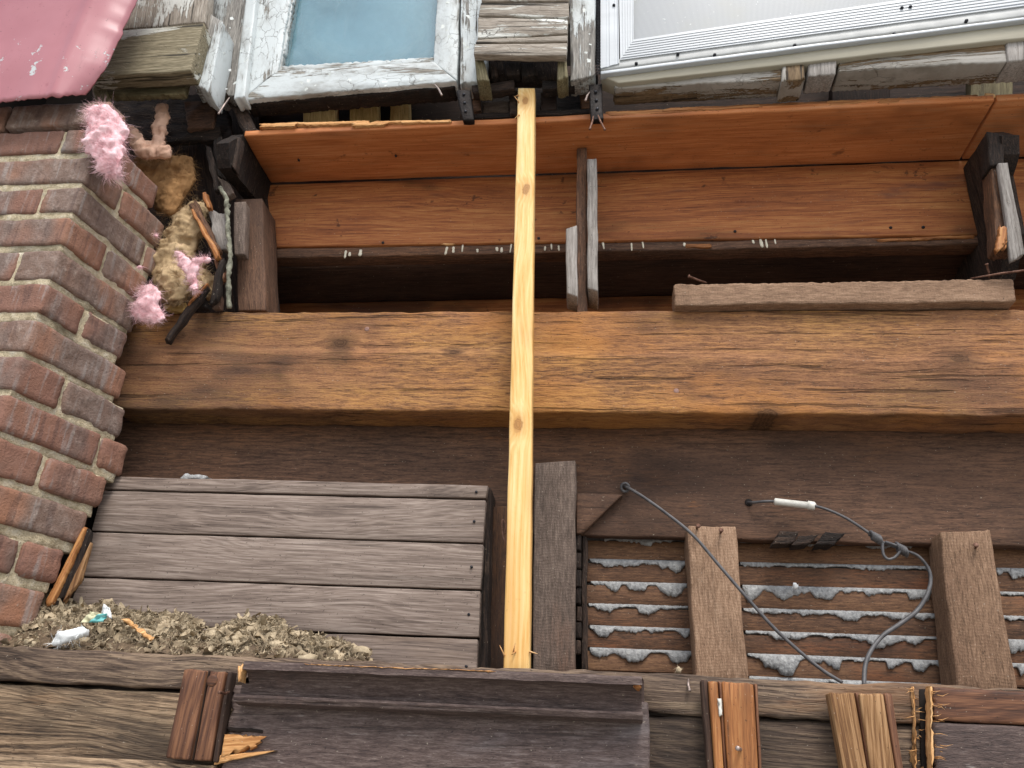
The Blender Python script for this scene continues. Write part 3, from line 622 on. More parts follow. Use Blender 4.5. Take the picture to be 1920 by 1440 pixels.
def slivers(name, q0, q1, n, m, lab, Yq, hh, L):
    t_ = thing(name, W(*q0, Yq), lab, 'wood strip')
    for i in range(n):
        u0 = i/n-random.uniform(0, .12); u1 = (i+1)/n+random.uniform(0, .12); u0, u1 = max(0, u0), min(1, u1); dy = random.uniform(-2, 2.5)
        a = (q0[0]+(q1[0]-q0[0])*u0, q0[1]+(q1[1]-q0[1])*u0+dy); b = (q0[0]+(q1[0]-q0[0])*u1, q0[1]+(q1[1]-q0[1])*u1+dy); k_ = hh*random.uniform(.7, 1.2)
        board('sliver', [a, b, (b[0], b[1]+k_), (a[0], a[1]+k_)], .025, m, t_, Yq-random.uniform(0, .006), rough=.0012, r=.0015, rag=(.03, .03, .003, .004))
slivers('splintered_strip', (484, 233), (850, 222), 6, 'w_fresh', 'pale splintered edge strip under the casement window', -.062, 7, 0)
slivers('bare_strip', (1133, 208), (1838, 176), 5, 'w_orange', 'long orange bare wood strip along the right soffit edge', -.062, 9, 0)
e2 = board('bare_offcut', [(1840, 174), (1866, 173), (1870, 185), (1842, 186)], .03, 'w_fresh', None, -.066, rough=.002, rag=(.01, .02, .003, .003)); setp(e2, 'short split offcut at the right end of the orange strip', 'wood offcut')
e3 = board('charred_strip', [(860, 214), (1132, 205), (1132, 222), (862, 236)], .03, 'w_char', None, -.008, rough=.003, rag=(.01, .01, .006, .008)); setp(e3, 'charred strip at the soffit edge behind the prop top', 'wood strip')
# beams seen through the slot above the soffit
for i, (x0, x1, lab) in enumerate(((568, 628, 'pale joist end seen in the slot under the casement, leftmost'), (655, 708, 'pale joist end seen in the slot under the casement, second from left'), (731, 766, 'pale narrow joist seen in the slot under the casement, rightmost'))):
    setp(board('joist', [(x0, 150), (x1, 150), (x1, 300), (x0, 300)], .04, 'w_joist', None, .10+.02*i, 'v'), lab, 'joist')
for i, (x0, x1, lab) in enumerate(((1560, 1670, 'dark joist in the slot under the rotting sill, left one'), (1820, 1900, 'greenish joist in the slot under the rotting sill, right one'))):
    setp(board('joist', [(x0, 80), (x1, 80), (x1, 260), (x0, 260)], .04, ('w_dark', 'w_moss')[i], None, .10, 'v'), lab, 'joist')
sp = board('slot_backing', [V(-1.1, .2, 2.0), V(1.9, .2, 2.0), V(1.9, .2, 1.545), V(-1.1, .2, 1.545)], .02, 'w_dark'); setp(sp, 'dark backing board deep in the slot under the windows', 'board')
# charred joinery at the prop head
ph = thing('burnt_joinery', W(990, 180, -.06), 'charred blocks and straps around the head of the prop', 'joinery')
for q, Yq, m in (([(884, 158), (966, 150), (966, 166), (886, 174)], -.10, 'w_char'), ([(1014, 150), (1078, 148), (1080, 162), (1014, 168)], -.10, 'w_char'), ([(884, 172), (901, 172), (903, 206), (886, 207)], -.05, 'w_back'), ([(905, 192), (955, 189), (955, 209), (905, 213)], -.03, 'w_sawn'),
                 ([(1012, 171), (1045, 168), (1044, 205), (1012, 208)], -.05, 'w_dark'), ([(1087, 163), (1106, 161), (1106, 203), (1088, 204)], -.04, 'w_back'), ([(888, 212), (1116, 202), (1116, 212), (888, 222)], -.05, 'w_char'), ([(955, 168), (972, 168), (972, 214), (955, 214)], -.06, 'w_char'), ([(880, 150), (1120, 140), (1120, 230), (880, 238)], .02, 'w_char')):
    board('block', q, .03, m, ph, Yq, 'h', rough=.003, rag=(.004, .004, 0, .004))
for nm, q, lab in (('iron_strap', [(855, 168), (882, 168), (888, 222), (868, 224)], 'black iron strap hanging left of the prop head'), ('iron_strap', [(1104, 158), (1130, 156), (1133, 222), (1108, 224)], 'black iron strap hanging right of the prop head')):
    t_ = thing(nm, W(q[0][0], q[0][1], -.09), lab, 'bracket'); board('plate', q, .02, 'iron', t_, -.105, 'v', rough=.003)
    cx_, cy_ = (q[0][0]+q[2][0])/2, (q[0][1]+q[2][1])/2
    for dy in (-18, -2, 14): disc('bolt', W(cx_+dy*.1, cy_+dy, -.106), .004, 'screw', t_)
nail_specs = [((1106, 172), (1098, 176+12), 'light nail pointing down beside the right iron strap'), ((1113, 215), (1106, 242), 'rusty nail hanging below the right strap, left one'), ((1120, 213), (1134, 243), 'rusty nail hanging below the right strap, right one'), ((815, 158), (828, 178), 'white bent splinter nail under the casement corner'), ((430, 183), (410, 213), 'grey nail sticking out in the rotten corner at left')]
for a, b, lab in nail_specs: setp(nail('nail', W(a[0], a[1], -.10), W(b[0], b[1], -.125), .0025, 'rust' if 'rusty' in lab else 'nail', head=1.3), lab, 'nail')
# ribs and hangers
rb = thing('rib_bracket', V(-.97, 0, 1.0), 'dark rib at the left end of the soffit', 'rib')
xslab('upper_rib', [(457, 252), (510, 345), (503, 402), (432, 314), (428, 268)], -.957, -.035, 'w_char', rb)
board('front_edge', [(425, 262), (452, 256), (440, 316), (422, 300)], .03, 'w_char', rb, -.075, 'v', rough=.003)
board('short_post', [(437, 378), (461, 378), (459, 477), (438, 477)], .03, 'w_sawn', rb, -.03, 'v')
board('long_post', [(440, 372), (492, 372), (499, 582), (446, 582)], .10, 'w_back', rb, .035, 'v')
rr_ = thing('rib_bracket', V(1.0, 0, 1.0), 'dark split rib at the right end of the soffit', 'rib')
xslab('side_board', [(1849, 249), (1806, 316), (1832, 440), (1788, 522), (1872, 526), (1890, 440), (1868, 330), (1880, 290), (1878, 255)], 1.005, .04, 'w_char', rr_)
board('front_edge', [(1849, 247), (1880, 252), (1884, 310), (1858, 312)], .05, 'w_char', rr_, -.045, 'v', rough=.003)
board('front_edge', [(1858, 312), (1884, 310), (1906, 470), (1870, 470)], .05, 'w_back', rr_, -.035, 'v', rough=.003, rag=(0, 0, 0, .02))
gsl = board('weathered_slat', [(1872, 306), (1891, 304), (1924, 478), (1897, 492)], .015, 'w_driftw', None, -.058, 'v', rag=(0, 0, 0, .012)); setp(gsl, 'grey broken slat nailed to the right rib', 'slat')
osp = board('orange_splinter', [(1874, 418), (1893, 425), (1888, 470), (1864, 476)], .012, 'w_orange', rr_, -.055, 'v', rag=(.008, .008, .02, .03))
for nm, q, Yq, th, m, lab in (('hanger', [(1081, 277), (1100, 276), (1101, 590), (1081, 590)], .035, .05, 'w_back', 'dark brown upright hanger right of the prop, tallest of the three'),
                              ('hanger', [(1101, 297), (1119, 296), (1121, 546), (1101, 541)], .0, .09, 'w_driftw', 'grey cracked upright slat right of the tall hanger'),
                              ('hanger', [(1061, 428), (1082, 421), (1083, 556), (1062, 549)], -.005, .08, 'w_driftw', 'short grey slat with slanted top left of the tall hanger')):
    setp(board(nm, q, th, m, None, Yq, 'v', rough=.002), lab, 'slat')

# ------------------------------------------------------------------ the big beam, the board behind it and the loose plank
bm_ = thing('beam', V(0, 0, .68), 'massive weathered brown beam crossing the whole opening', 'beam')
def beam_step(u, v):    # old weathering line: the upper part stands back a few millimetres
    v0 = .365+.13*u+.012*noise.noise(V(u*14, 1, 1)); t = max(0, min(1, (v-v0)/.045)); return V(0, .009*(1-t*t*(3-2*t)), 0)
board('timber', [(205, 582), (2000, 576), (2000, 781), (205, 766)], .10, 'w_beam', bm_, -.004, rough=.0022, rag=(0, 0, .003, .004), seg=.010, bend=beam_step)
for x, y in ((688, 617), (1268, 733)): disc('nail_head', W(x, y, -.004 if y > 700 else .005), .0062, 'nailhead', bm_, .0008)
lp = board('loose_plank', [(1263, 531), (1901, 522), (1908, 564), (1266, 573)], .06, 'w_stud', None, -.022, rough=.002, rag=(.004, .004, .004, 0)); setp(lp, 'loose dark plank lying along the beam top at right', 'plank')
setp(nail('nail', W(1325, 530, -.015), W(1292, 518, -.03), .0026, 'rust', head=1.8), 'bent rusty nail at the left end of the loose plank', 'nail')
setp(nail('nail', W(1855, 522, -.015), W(1850, 496, -.03), .0026, 'rust', head=1.8), 'upright rusty nail at the right end of the loose plank', 'nail')
setp(nail('nail', W(1820, 522, -.02), W(1938, 505, -.05), .0026, 'rust', head=1.2), 'long rusty nail lying across the right end of the loose plank', 'nail')
bb = board('back_board', [(120, 745), (2000, 748), (2000, 1028), (120, 978)], .028, 'w_back', None, .1, rough=.002); setp(bb, 'wide dark brown board behind and below the beam', 'board')

# ------------------------------------------------------------------ grey boarded panel on the left
pn = thing('boarded_panel', W(520, 1230, .02), 'grey weathered panel of horizontal boards beside the brick pier', 'panel')
pl = [((200, 893), (915, 910), (911, 934), (192, 917)), ((191, 920), (911, 938), (906, 1017), (171, 995)), ((170, 998), (906, 1021), (901, 1105), (148, 1080)), ((147, 1083), (901, 1109), (897, 1195), (124, 1166)), ((123, 1169), (896, 1199), (892, 1300), (100, 1262))]
for i, q in enumerate(pl): 
    b_ = board('board', q, .02, 'w_grey', pn, random.uniform(-.002, .002), r=.0018, rough=.0009)
    for x in (q[1][0]-22,): disc('nail', W(x, (q[1][1]+q[2][1])/2, -.002), .003, 'screw', b_, .002, 8)
board('side_board', [(905, 914), (921, 914), (913, 1290), (891, 1290)], .085, 'w_char', pn, .0205, 'v', rough=.002)
box('dark_core', (W(190, 920, .05).x, .03, .10), (W(890, 920, .05).x, .098, .52), 'dark_wall', pn)
tb = board('rubble_strip', [(345, 886), (390, 889), (386, 898), (340, 897)], .03, 'plaster', None, .02, rough=.006, rag=(.01, .01, .006, 0)); setp(tb, 'small lump of plaster on top of the grey panel', 'plaster lump')

# studs and diagonal piece in the middle
s1 = board('stud', [(1003, 868), (1080, 862), (1078, 1262), (998, 1262)], .05, 'w_sawn', None, .045, 'v', rough=.002); setp(s1, 'rough-sawn brown stud directly right of the prop', 'stud')
s2 = board('stud', [(924, 950), (975, 945), (972, 1265), (915, 1265)], .03, 'w_back', None, .065, 'v'); setp(s2, 'dark narrow stud between grey panel and prop', 'stud')
s3 = board('angled_board', [(1081, 923), (1169, 926), (1094, 998), (1081, 1002)], .02, 'w_back', None, .078, 'h', rough=.002); setp(s3, 'short brown board with a slanted cut right of the sawn stud', 'board')
# ------------------------------------------------------------------ the new prop
pr = board('prop', [(971, 164), (1003, 164), (993, 1262), (943, 1262)], .042, 'w_prop', None, -.10, 'v', r=.004, rough=.0008, seg=.02)
setp(pr, 'new yellow timber prop standing upright in the centre', 'prop')
for (x, y, dx, dy) in ((945, 1228, -8, -18), (963, 1220, 3, -14), (966, 1222, -7, 6), (994, 1222, 14, 4), (972, 190, -8, -10), (973, 215, -9, 8), (972, 178, -6, 3)):
    a = W(x, y, -.1035); tube('splinter', [a+V(0, .004, 0), a, W(x+dx*.6, y+dy*.6, -.11), W(x+dx, y+dy, -.108)], lambda t: .0022*(1-t*.8), 'w_fresh', pr, 5)

# ------------------------------------------------------------------ lath and plaster on the right
lw = thing('lath_wall', W(1500, 1250, .14), 'brown wooden laths with grey plaster keys squeezed between them', 'lath wall')
def yl(i, x): return (1010+41.5*i)+(x-1105)/655*(12+2.5*i)
for i in range(-1, 7):
    q = [(1096, yl(i, 1096)+3), (2010, yl(i, 2010)+3), (2010, yl(i+1, 2010)-3), (1096, yl(i+1, 1096)-3)]
    board('lath', q, .014, 'w_lath', lw, .141+random.uniform(-.002, .002), r=.002, rough=.0016)
box('plaster_backing', (W(1096, 1100, .16).x, .157, -.05), (1.6, .168, .60), 'plaster', lw)
def key(i, x0, x1, amp, base, seed):
    n = int((x1-x0)/2.0); P = []; F = []
    for a in range(n+1):
        x = x0+(x1-x0)*a/n; y = yl(i, x); e = min(1, a/5, (n-a)/5)
        h = base*(.55+.9*noise.noise(V(x*.05, seed, 1)))+amp*max(0, noise.noise(V(x*.021, seed, 4))+.08)*1.9+amp*.5*max(0, noise.noise(V(x*.08, seed, 9)))+3.2*noise.noise(V(x*.22, seed, 2))+2.2*noise.noise(V(x*.6, seed, 3))
        brk = min(1, max(.12, (noise.noise(V(x*.03, seed, 11))+.42)*4))
        h = max(.8, h*.85)*(.25+.75*e)*brk; out = .002+.0003*h
        for t, d in ((-4.5, -.012), (-4, .0), (-2, out*.8), (h*.35, out), (h*.75, out*.9), (h, out*.55), (h+.8, .001), (h*.5, -.004)):
            jt = noise.noise(V(x*.4, t*.5, seed))*.0022+noise.noise(V(x*.12, t*.2, seed))*.002
            P.append(W(x, y+t, .140-d+jt))
    for a in range(n):
        for b in range(8): F.append([a*8+b, a*8+(b+1) % 8, (a+1)*8+(b+1) % 8, (a+1)*8+b])
    F += [list(range(8)), [n*8+b for b in range(8)]]
    emit('plaster_key', P, F, 'plaster', lw)
amps = {0: ((1132, 1264, 14, 7), (1384, 1400, 3, 5), (1500, 1750, 9, 5), (1865, 2400, 4, 5)), 1: ((1106, 1286, 17, 6), (1388, 1752, 3, 4), (1868, 2400, 24, 10)), 2: ((1108, 1288, 20, 6), (1392, 1762, 18, 9), (1874, 2400, 5, 4)),
        3: ((1104, 1292, 16, 6), (1394, 1768, 12, 8), (1880, 2400, 8, 5)), 4: ((1106, 1294, 20, 7), (1398, 1774, 16, 3), (1886, 2400, 18, 8)), 5: ((1106, 1298, 16, 8), (1402, 1782, 26, 9), (1890, 2400, 26, 8)), 6: ((1405, 1780, 16, 6),)}
for i, rows in amps.items():
    for j, (x0, x1, am, ba) in enumerate(rows): key(i, x0, x1, am, ba, i*7.3+j*3.1+1)
le = thing('lath_ends', W(1090, 1250, .11), 'column of dark sawn lath ends beside the stud', 'lath ends')
board('strip', [(1091, 1004), (1101, 1006), (1101, 1260), (1090, 1260)], .03, 'w_char', le, .105, 'v', rough=.003)
ye = 1000
for i in range(7):
    h = random.uniform(30, 37); board('lath_end', [(1079+random.uniform(-1, 2), ye), (1090, ye), (1090, ye+h-4), (1079, ye+h-4)], .03, 'w_char', le, .088+random.uniform(-.004, .004), 'v', rough=.003, r=.003); ye += h
for q, lab in (([(1288, 985), (1380, 987), (1403, 1275), (1306, 1275)], 'rough-sawn stud with two nails at its head, left of the two over the laths'), ([(1763, 996), (1857, 993), (1909, 1300), (1795, 1300)], 'rough-sawn stud with one nail at its head, right of the two over the laths')):
    t_ = thing('stud', W(q[3][0], q[3][1], .06), lab, 'stud'); b_ = board('post', q, .075, 'w_stud', t_, .052, 'v', rough=.0025, rag=(0, 0, .003, 0))
    for x, y in (((1307, 992), (1350, 1000)) if 'left' in lab else ((1828, 1028),)): nail('nail', W(x, y, .055), W(x+2, y-6, .035), .0028, 'rust', t_, 1.9)
for q, lab in (([(1462, 994), (1499, 993), (1490, 1020), (1446, 1022)], 'charred lath stub poking out under the back board, left'), ([(1500, 1005), (1537, 1001), (1520, 1022), (1484, 1024)], 'charred lath stub poking out under the back board, middle'), ([(1548, 996), (1588, 998), (1563, 1022), (1527, 1022)], 'charred lath stub poking out under the back board, right')):
    setp(board('lath_stub', q, .045, 'w_char', None, .062, 'h', rough=.003, rag=(.004, .004, .003, .003)), lab, 'lath stub')
# wires
c1 = thing('cable', W(1172, 913, .09), 'dark cable running diagonally from its eyelet down over the left stud', 'cable')
tube('cable_run', smoothpath([W(x, y, Yq) for x, y, Yq in ((1168, 911, .11), (1178, 915, .075), (1205, 931, .05), (1250, 963, .03), (1300, 1004, .02), (1350, 1062, .01), (1400, 1120, .0), (1450, 1176, -.005), (1500, 1222, -.01), (1540, 1255, -.02), (1580, 1280, -.03))]), .0036, 'rubber', c1)
ey = W(1172, 914, .085); tube('eyelet', [ey+V(math.cos(a)*.0085, -.004*math.sin(a), math.sin(a)*.0085) for a in [i*2*math.pi/20 for i in range(21)]], .0034, 'rubber', c1)
c2 = thing('wire', W(1405, 942, .09), 'grey wire with white splice and knotted loop hanging before the laths', 'wire')
tube('wire_run', smoothpath([W(x, y, Yq) for x, y, Yq in ((1400, 942, .11), (1412, 942, .085), (1452, 940, .07), (1525, 948, .06), (1580, 968, .05), (1632, 1001, .045), (1650, 1014, .04), (1690, 1030, .04), (1722, 1043, .045), (1743, 1072, .05), (1742, 1105, .045), (1722, 1142, .04), (1690, 1168, .03), (1655, 1192, .02), (1632, 1222, .005), (1622, 1250, -.005), (1620, 1285, -.02))]), lambda t: .003+.0013*min(1, max(0, t-.5)*6), 'rubber', c2)
tube('splice', [W(x, y, .066) for x, y in ((1451, 940), (1453, 940.3), (1514, 947.5), (1515, 947), (1526, 949), (1529, 950))], lambda t: (.004, .0075, .0075, .0095, .0095, .006)[round(t*5)], 'porcelain', c2, 12)
for cx_, cy_, rr in ((1642, 1008, .008), (1690, 1030, .0085)):
    hp = [W(cx_+(t-10)*.9, cy_+(t-10)*.5, .04)+V(0, math.cos(t*1.5)*rr, math.sin(t*1.5)*rr) for t in range(22)]
    tube('knot', smoothpath(hp, 3), .0032, 'rubber', c2, 6)
tube('loop', smoothpath([W(x, y, .035) for x, y in ((1655, 1018), (1656, 1038), (1664, 1048), (1676, 1046), (1686, 1036), (1690, 1028), (1678, 1022), (1660, 1016))]), .003, 'rubber', c2)
hl = W(1404, 942, .0985); disc('hole_shade_disc', hl, .0085, 'iron', c2, .0)  # dark disc stands in for the shade inside the wire's hole

# ------------------------------------------------------------------ ledge at the bottom
YL = -.2
lb = board('ledge_board', [(-60, 1208), (2010, 1294), (2010, 1372), (-60, 1274)], .29, 'w_ledge_dark', None, YL, rough=.003, rag=(0, 0, .004, .002)); setp(lb, 'thick weathered ledge board running along the bottom of the opening', 'ledge')
lo_ = board('lower_board', [(-60, 1280), (818, 1321.5), (818, 1480), (-60, 1440)], .06, 'w_ledge', None, YL+.008, rough=.003); setp(lo_, 'swirly grained weathered board below the ledge at left', 'board')
lo_ = board('lower_board', [(822, 1321.7), (2010, 1378), (2010, 1540), (822, 1480)], .06, 'w_ledge_dark', None, YL+.008, rough=.003); setp(lo_, 'dark weathered board below the ledge behind the battens at right', 'board')
lo2 = board('bottom_board', [(-60, 1410), (402, 1434), (400, 1560), (-60, 1540)], .04, 'w_ledge', None, YL-.03, rough=.003); setp(lo2, 'pale edged board cut by the picture bottom at left', 'board')
lo3 = board('bottom_course', [(-60, 1446), (2010, 1546), (2010, 1900), (-60, 1800)], .06, 'w_ledge', None, YL+.004, rough=.003); setp(lo3, 'weathered board below the lower boards, at the picture bottom', 'board')
# dark panel with cornice moulding
dp = thing('moulded_panel', W(820, 1400, YL), 'dark purple-brown painted panel with a moulding along its top', 'panel')
board('panel_board', [(436, 1284), (1216, 1318), (1222, 1560), (398, 1540)], .02, 'w_panel', dp, YL-.026, rough=.0015, rag=(.012, .0, 0, 0))
prof = [(.0, .0), (-.062, .0), (-.064, -.003), (-.064, -.012), (-.052, -.0135), (-.044, -.020), (-.038, -.030), (-.034, -.042), (-.034, -.046), (-.045, -.0475), (-.047, -.051), (-.044, -.058), (-.033, -.0615), (-.028, -.062), (0, -.062)]
Pl, Pr = W(448, 1238, YL-.09), W(1213, 1268, YL-.09); P = []; F = []; N = len(prof); S_ = 90
for i in range(S_+1):
    u = i/S_
    for j, (dy, dz) in enumerate(prof):
        p = Pl.lerp(Pr, u); y = YL+dy*1.35; ex = 0
        if i == 0: ex = .012*noise.noise(V(dz*60, dy*60, 3))+(.02 if dz > -.03 else -.008)
        if i == S_: ex = -.022*(-dy/.064)+.004*noise.noise(V(dz*60, dy*60, 5))
        P.append(V(p.x+ex, y+noise.noise(V(p.x*30, dz*90, 1))*.0012, p.z+dz*1.08+noise.noise(V(p.x*22, dz*80, 7))*.0013))
for i in range(S_):
    for j in range(N-1): F.append([i*N+j, i*N+j+1, (i+1)*N+j+1, (i+1)*N+j])
F += [list(range(N)), [S_*N+j for j in range(N)]]
mo = emit('moulding', P, F, 'w_panel', dp, sharp=28)
board('worn_end', [(1183, 1268), (1202, 1272), (1208, 1300), (1188, 1292)], .02, 'w_orange', mo, YL-.083, 'v', rough=.003, rag=(.006, .006, .01, .012))
board('worn_end', [(440, 1250), (452, 1240), (456, 1252), (444, 1284)], .03, 'w_fresh', mo, YL-.082, 'v', rough=.003, rag=(.006, .006, .01, .012))
board('worn_edge', [(560, 1243.5), (990, 1260), (990, 1262), (560, 1246)], .01, 'w_fresh', mo, YL-.0875, 'h', rough=.0005, rag=(.1, .1, .003, .002), r=.001)
spq = board('torn_splinter', [(420, 1374), (505, 1378), (470, 1408), (412, 1424)], .01, 'w_fresh', dp, YL-.036, 'h', rough=.001, r=.001, rag=(.006, .02, .008, .02))
board('torn_splinter', [(400, 1418), (535, 1404), (500, 1412), (400, 1436)], .01, 'w_fresh', dp, YL-.034, 'h', rough=.001, r=.001, rag=(.004, .06, .004, .008))
board('split_slot', [(424, 1362), (495, 1366), (494, 1374), (424, 1373)], .004, 'dark_wall', dp, YL-.0275, rag=(.01, .01, .002, .003), r=.001)
# battens
def batten(q, m, cuts, lab, Yb, thb=.03):
    t_ = thing('batten', W(q[3][0], q[3][1], Yb), lab, 'batten'); n = len(cuts)
    for u0, u1, dy, mm in cuts:
        tl = (q[0][0]+(q[1][0]-q[0][0])*u0, q[0][1]+(q[1][1]-q[0][1])*u0); tr = (q[0][0]+(q[1][0]-q[0][0])*u1, q[0][1]+(q[1][1]-q[0][1])*u1)
        bl = (q[3][0]+(q[2][0]-q[3][0])*u0, q[3][1]+(q[2][1]-q[3][1])*u0); br = (q[3][0]+(q[2][0]-q[3][0])*u1, q[3][1]+(q[2][1]-q[3][1])*u1)
        board('strip' if u1-u0 < .2 else 'face', [tl, tr, br, bl], thb-dy, mm or m, t_, Yb+dy, 'v', r=.003, rough=.001, rag=(0, 0, .003, .003))
    return t_
bt = batten([(346, 1253), (434, 1259), (407, 1430), (309, 1423)], 'w_batten', ((0, .46, 0, None), (.465, .54, .009, 'w_dark'), (.545, .86, .001, None), (.865, .9, .010, 'w_dark'), (.905, 1, .004, 'w_dark')), 'reddish brown grooved batten left of the dark moulded panel', YL-.045)
nail('nail', W(430, 1297, YL-.04), W(411, 1298, YL-.075), .0026, 'rust', bt, 1.2)
disc('bored_mark', W(398, 1276, YL-.0435), .010, 'w_batten', bt, .0015, 16)
b2 = batten([(1314, 1274), (1421, 1281), (1434, 1560), (1336, 1560)], 'w_orange', ((0, .13, .010, 'w_dark'), (.14, .30, .0, None), (.305, .37, .007, 'w_batten'), (.375, .93, .001, None), (.935, 1, .008, 'w_batten')), 'bright orange stripped batten with a white plaster smear', YL-.045)
board('plaster_smear', [(1343, 1310), (1353, 1312), (1354, 1346), (1346, 1348)], .005, 'porcelain', b2, YL-.049, 'v', rough=.003, rag=(.004, .004, .004, .006))
nail('nail', W(1388, 1405, YL-.04), W(1383, 1403, YL-.06), .003, 'nail', b2, 1.3)
b3 = batten([(1556, 1297), (1673, 1300), (1712, 1560), (1600, 1560)], 'w_tan', ((0, .40, .001, None), (.405, .47, .009, 'w_batten'), (.475, .86, 0, None), (.865, 1, .006, 'w_batten')), 'tan brown grooved batten between orange batten and right panel', YL-.045)
nail('loose_nail', W(1291, 1273, YL), W(1293, 1294, YL-.012), .0022, 'nail', b2, 1.2)
# right panel with raw torn edge
rp = thing('end_panel', W(1850, 1400, YL), 'dark panel with orange torn edge at the lower right corner', 'panel')
board('top_band', [(1744, 1286), (2010, 1300), (2010, 1362), (1747, 1350)], .025, 'w_batten', rp, YL-.034, rough=.0015, rag=(.012, 0, .003, 0))
board('panel_board', [(1747, 1353), (2010, 1365), (2010, 1580), (1755, 1580)], .023, 'w_panel', rp, YL-.032, rough=.0015, rag=(.012, 0, 0, 0))
board('raw_edge', [(1741, 1287), (1750, 1288), (1762, 1580), (1752, 1580)], .022, 'w_fresh', rp, YL-.038, 'v', rough=.002, rag=(.003, .009, 0, 0))
te = board('torn_edge', [(1708, 1286), (1716, 1287), (1728, 1560), (1720, 1560)], .012, 'w_fresh', None, YL-.008, 'v', rough=.002, rag=(.007, .007, .01, 0)); setp(te, 'frayed line of fresh torn wood fibres left of the right panel', 'torn wood')
cv = board('gap_shade_strip', [(1722, 1288), (1740, 1289), (1752, 1560), (1733, 1560)], .006, 'dark_wall', None, YL-.003, 'v', r=.001); setp(cv, 'black strip standing in for the shaded gap between frayed fibres and right panel', 'wood strip')  # black strip stands in for the shade of the open gap
fP, fF = [], []
for i in range(34):
    x = random.choice((1712, 1718, 1746, 1756)); y = random.uniform(1288, 1440); x += (y-1288)*.06; sg = -1 if x < 1716+(y-1288)*.06 and random.random() < .7 else 1
    L = random.uniform(3, 26)*sg; a = W(x, y, YL-.014 if x < 1735 else YL-.04); tube('', [a, W(x+L*.5, y+random.uniform(-2, 2), YL-.02 if x < 1735 else YL-.047), W(x+L, y+random.uniform(-5, 5), YL-.016 if x < 1735 else YL-.042)], lambda t: .0008*(1-.85*t), None, None, 4, fP, fF)
o = emit('torn_fibres', fP, fF, 'w_fresh', rp); setp(o, kind='stuff')

# ------------------------------------------------------------------ rotten corner at the left: charred sticks, bark, insulation
for q, Yq, m, nm, lab in (
    ([(200, 178), (420, 176), (440, 262), (215, 262)], .06, 'w_char', 'charred_plate', 'charred plate under the casing in the rotten corner'),
    ([(175, 150), (198, 165), (205, 205), (178, 205)], -.16, 'w_moss', 'bark_piece', 'curled bark-like scrap under the torn red metal'),
    ([(345, 190), (400, 185), (402, 240), (350, 244)], -.03, 'w_back', 'charred_block', 'brown charred block under the white cheek'),
    ([(310, 244), (412, 238), (415, 262), (312, 268)], -.02, 'w_char', 'charred_ledge', 'crumbling charred ledge above the brown batt'),
    ([(398, 258), (414, 255), (425, 340), (405, 332)], -.03, 'w_char', 'charred_stick', 'dark upright stick left of the rib, upper'),
    ([(404, 328), (424, 338), (440, 362), (418, 372)], -.03, 'w_sawn', 'charred_stick', 'dark upright stick left of the rib, kinked lower one'),
    ([(382, 270), (392, 272), (412, 352), (402, 358)], -.05, 'w_char', 'charred_stick', 'thin rough stick leaning left of the dark upright stick'),
    ([(428, 190), (452, 196), (486, 246), (458, 252)], -.04, 'w_char', 'charred_block', 'charred angled block at the left end of the splintered strip'),
    ([(352, 380), (366, 372), (412, 470), (400, 482)], -.05, 'w_back', 'broken_splinter', 'brown broken splinter in the rotten corner, upper'),
    ([(354, 391), (360, 390), (412, 478), (406, 486)], -.065, 'w_orange', 'broken_splinter', 'thin orange splinter leaning in the rotten corner'),
    ([(380, 358), (388, 358), (394, 390), (386, 392)], -.06, 'w_orange', 'broken_splinter', 'short bright orange stub at the top of the rotten corner'),
    ([(388, 392), (420, 398), (432, 470), (410, 470)], -.03, 'w_driftw', 'grey_splinter', 'grey lichen-covered wood slab in the rotten corner'),
    ([(408, 486), (421, 482), (406, 562), (392, 572)], -.05, 'w_char', 'charred_stick', 'charred stick standing on the beam left end'),
    ([(396, 470), (408, 466), (424, 520), (412, 530)], -.04, 'w_batten', 'broken_splinter', 'brown splinter behind the charred standing stick'),
    ([(396, 548), (412, 545), (412, 578), (398, 580)], -.02, 'w_sawn', 'broken_splinter', 'pale wedge at the foot of the charred stick'),
    ([(306, 568), (350, 566), (346, 582), (306, 582)], -.01, 'w_joist', 'pale_offcut', 'pale wood offcut lying on the beam beside pink insulation'),
    ([(386, 528), (391, 536), (312, 642), (304, 638)], -.06, 'w_char', 'leaning_splinter', 'long dark splinter leaning across the beam left end'),
    ([(366, 548), (388, 528), (388, 534), (350, 574)], -.066, 'w_orange', 'leaning_splinter', 'orange broken tip lying along the long dark splinter'),
    ([(365, 560), (388, 556), (390, 578), (366, 580)], -.03, 'w_char', 'charred_lump', 'black charred lump sitting on the beam left end')):
    lg = (V(q[1][0]-q[0][0], q[1][1]-q[0][1]).length < V(q[3][0]-q[0][0], q[3][1]-q[0][1]).length)
    rg_ = (0, 0, .012, .012) if lg else (.008, .008, .004, .004)
    setp(board(nm, q, .02, m, None, Yq, 'v' if lg else 'h', rough=.004, rag=rg_, r=.003, freq=30, seg=.015), lab, 'wood scrap')
bkp = smoothpath([W(x, y, Yq) for x, y, Yq in ((412, 352, -.05), (424, 372, -.05), (426, 400, -.045), (428, 440, -.05), (432, 480, -.045), (428, 520, -.045), (430, 578, -.02))], 10)
P, F = [], []; tube('', bkp, lambda t: .006+.003*noise.noise(V(t*14, 1, 1))+.0015*noise.noise(V(t*50, 1, 1)), None, None, 9, P, F)
o = emit('lichen_stick', [p+V(noise.noise(p*90), noise.noise(p*90+V(5, 0, 0)), 0)*.004 for p in P], F, 'bark'); setp(o, 'pale lichen-covered stick standing left of the rib post', 'stick')
dk = board('dark_void_board', [(170, 150), (480, 140), (520, 600), (230, 600)], .03, 'w_dark', None, .14, 'v'); setp(dk, 'dark board at the back of the rotten corner', 'board')
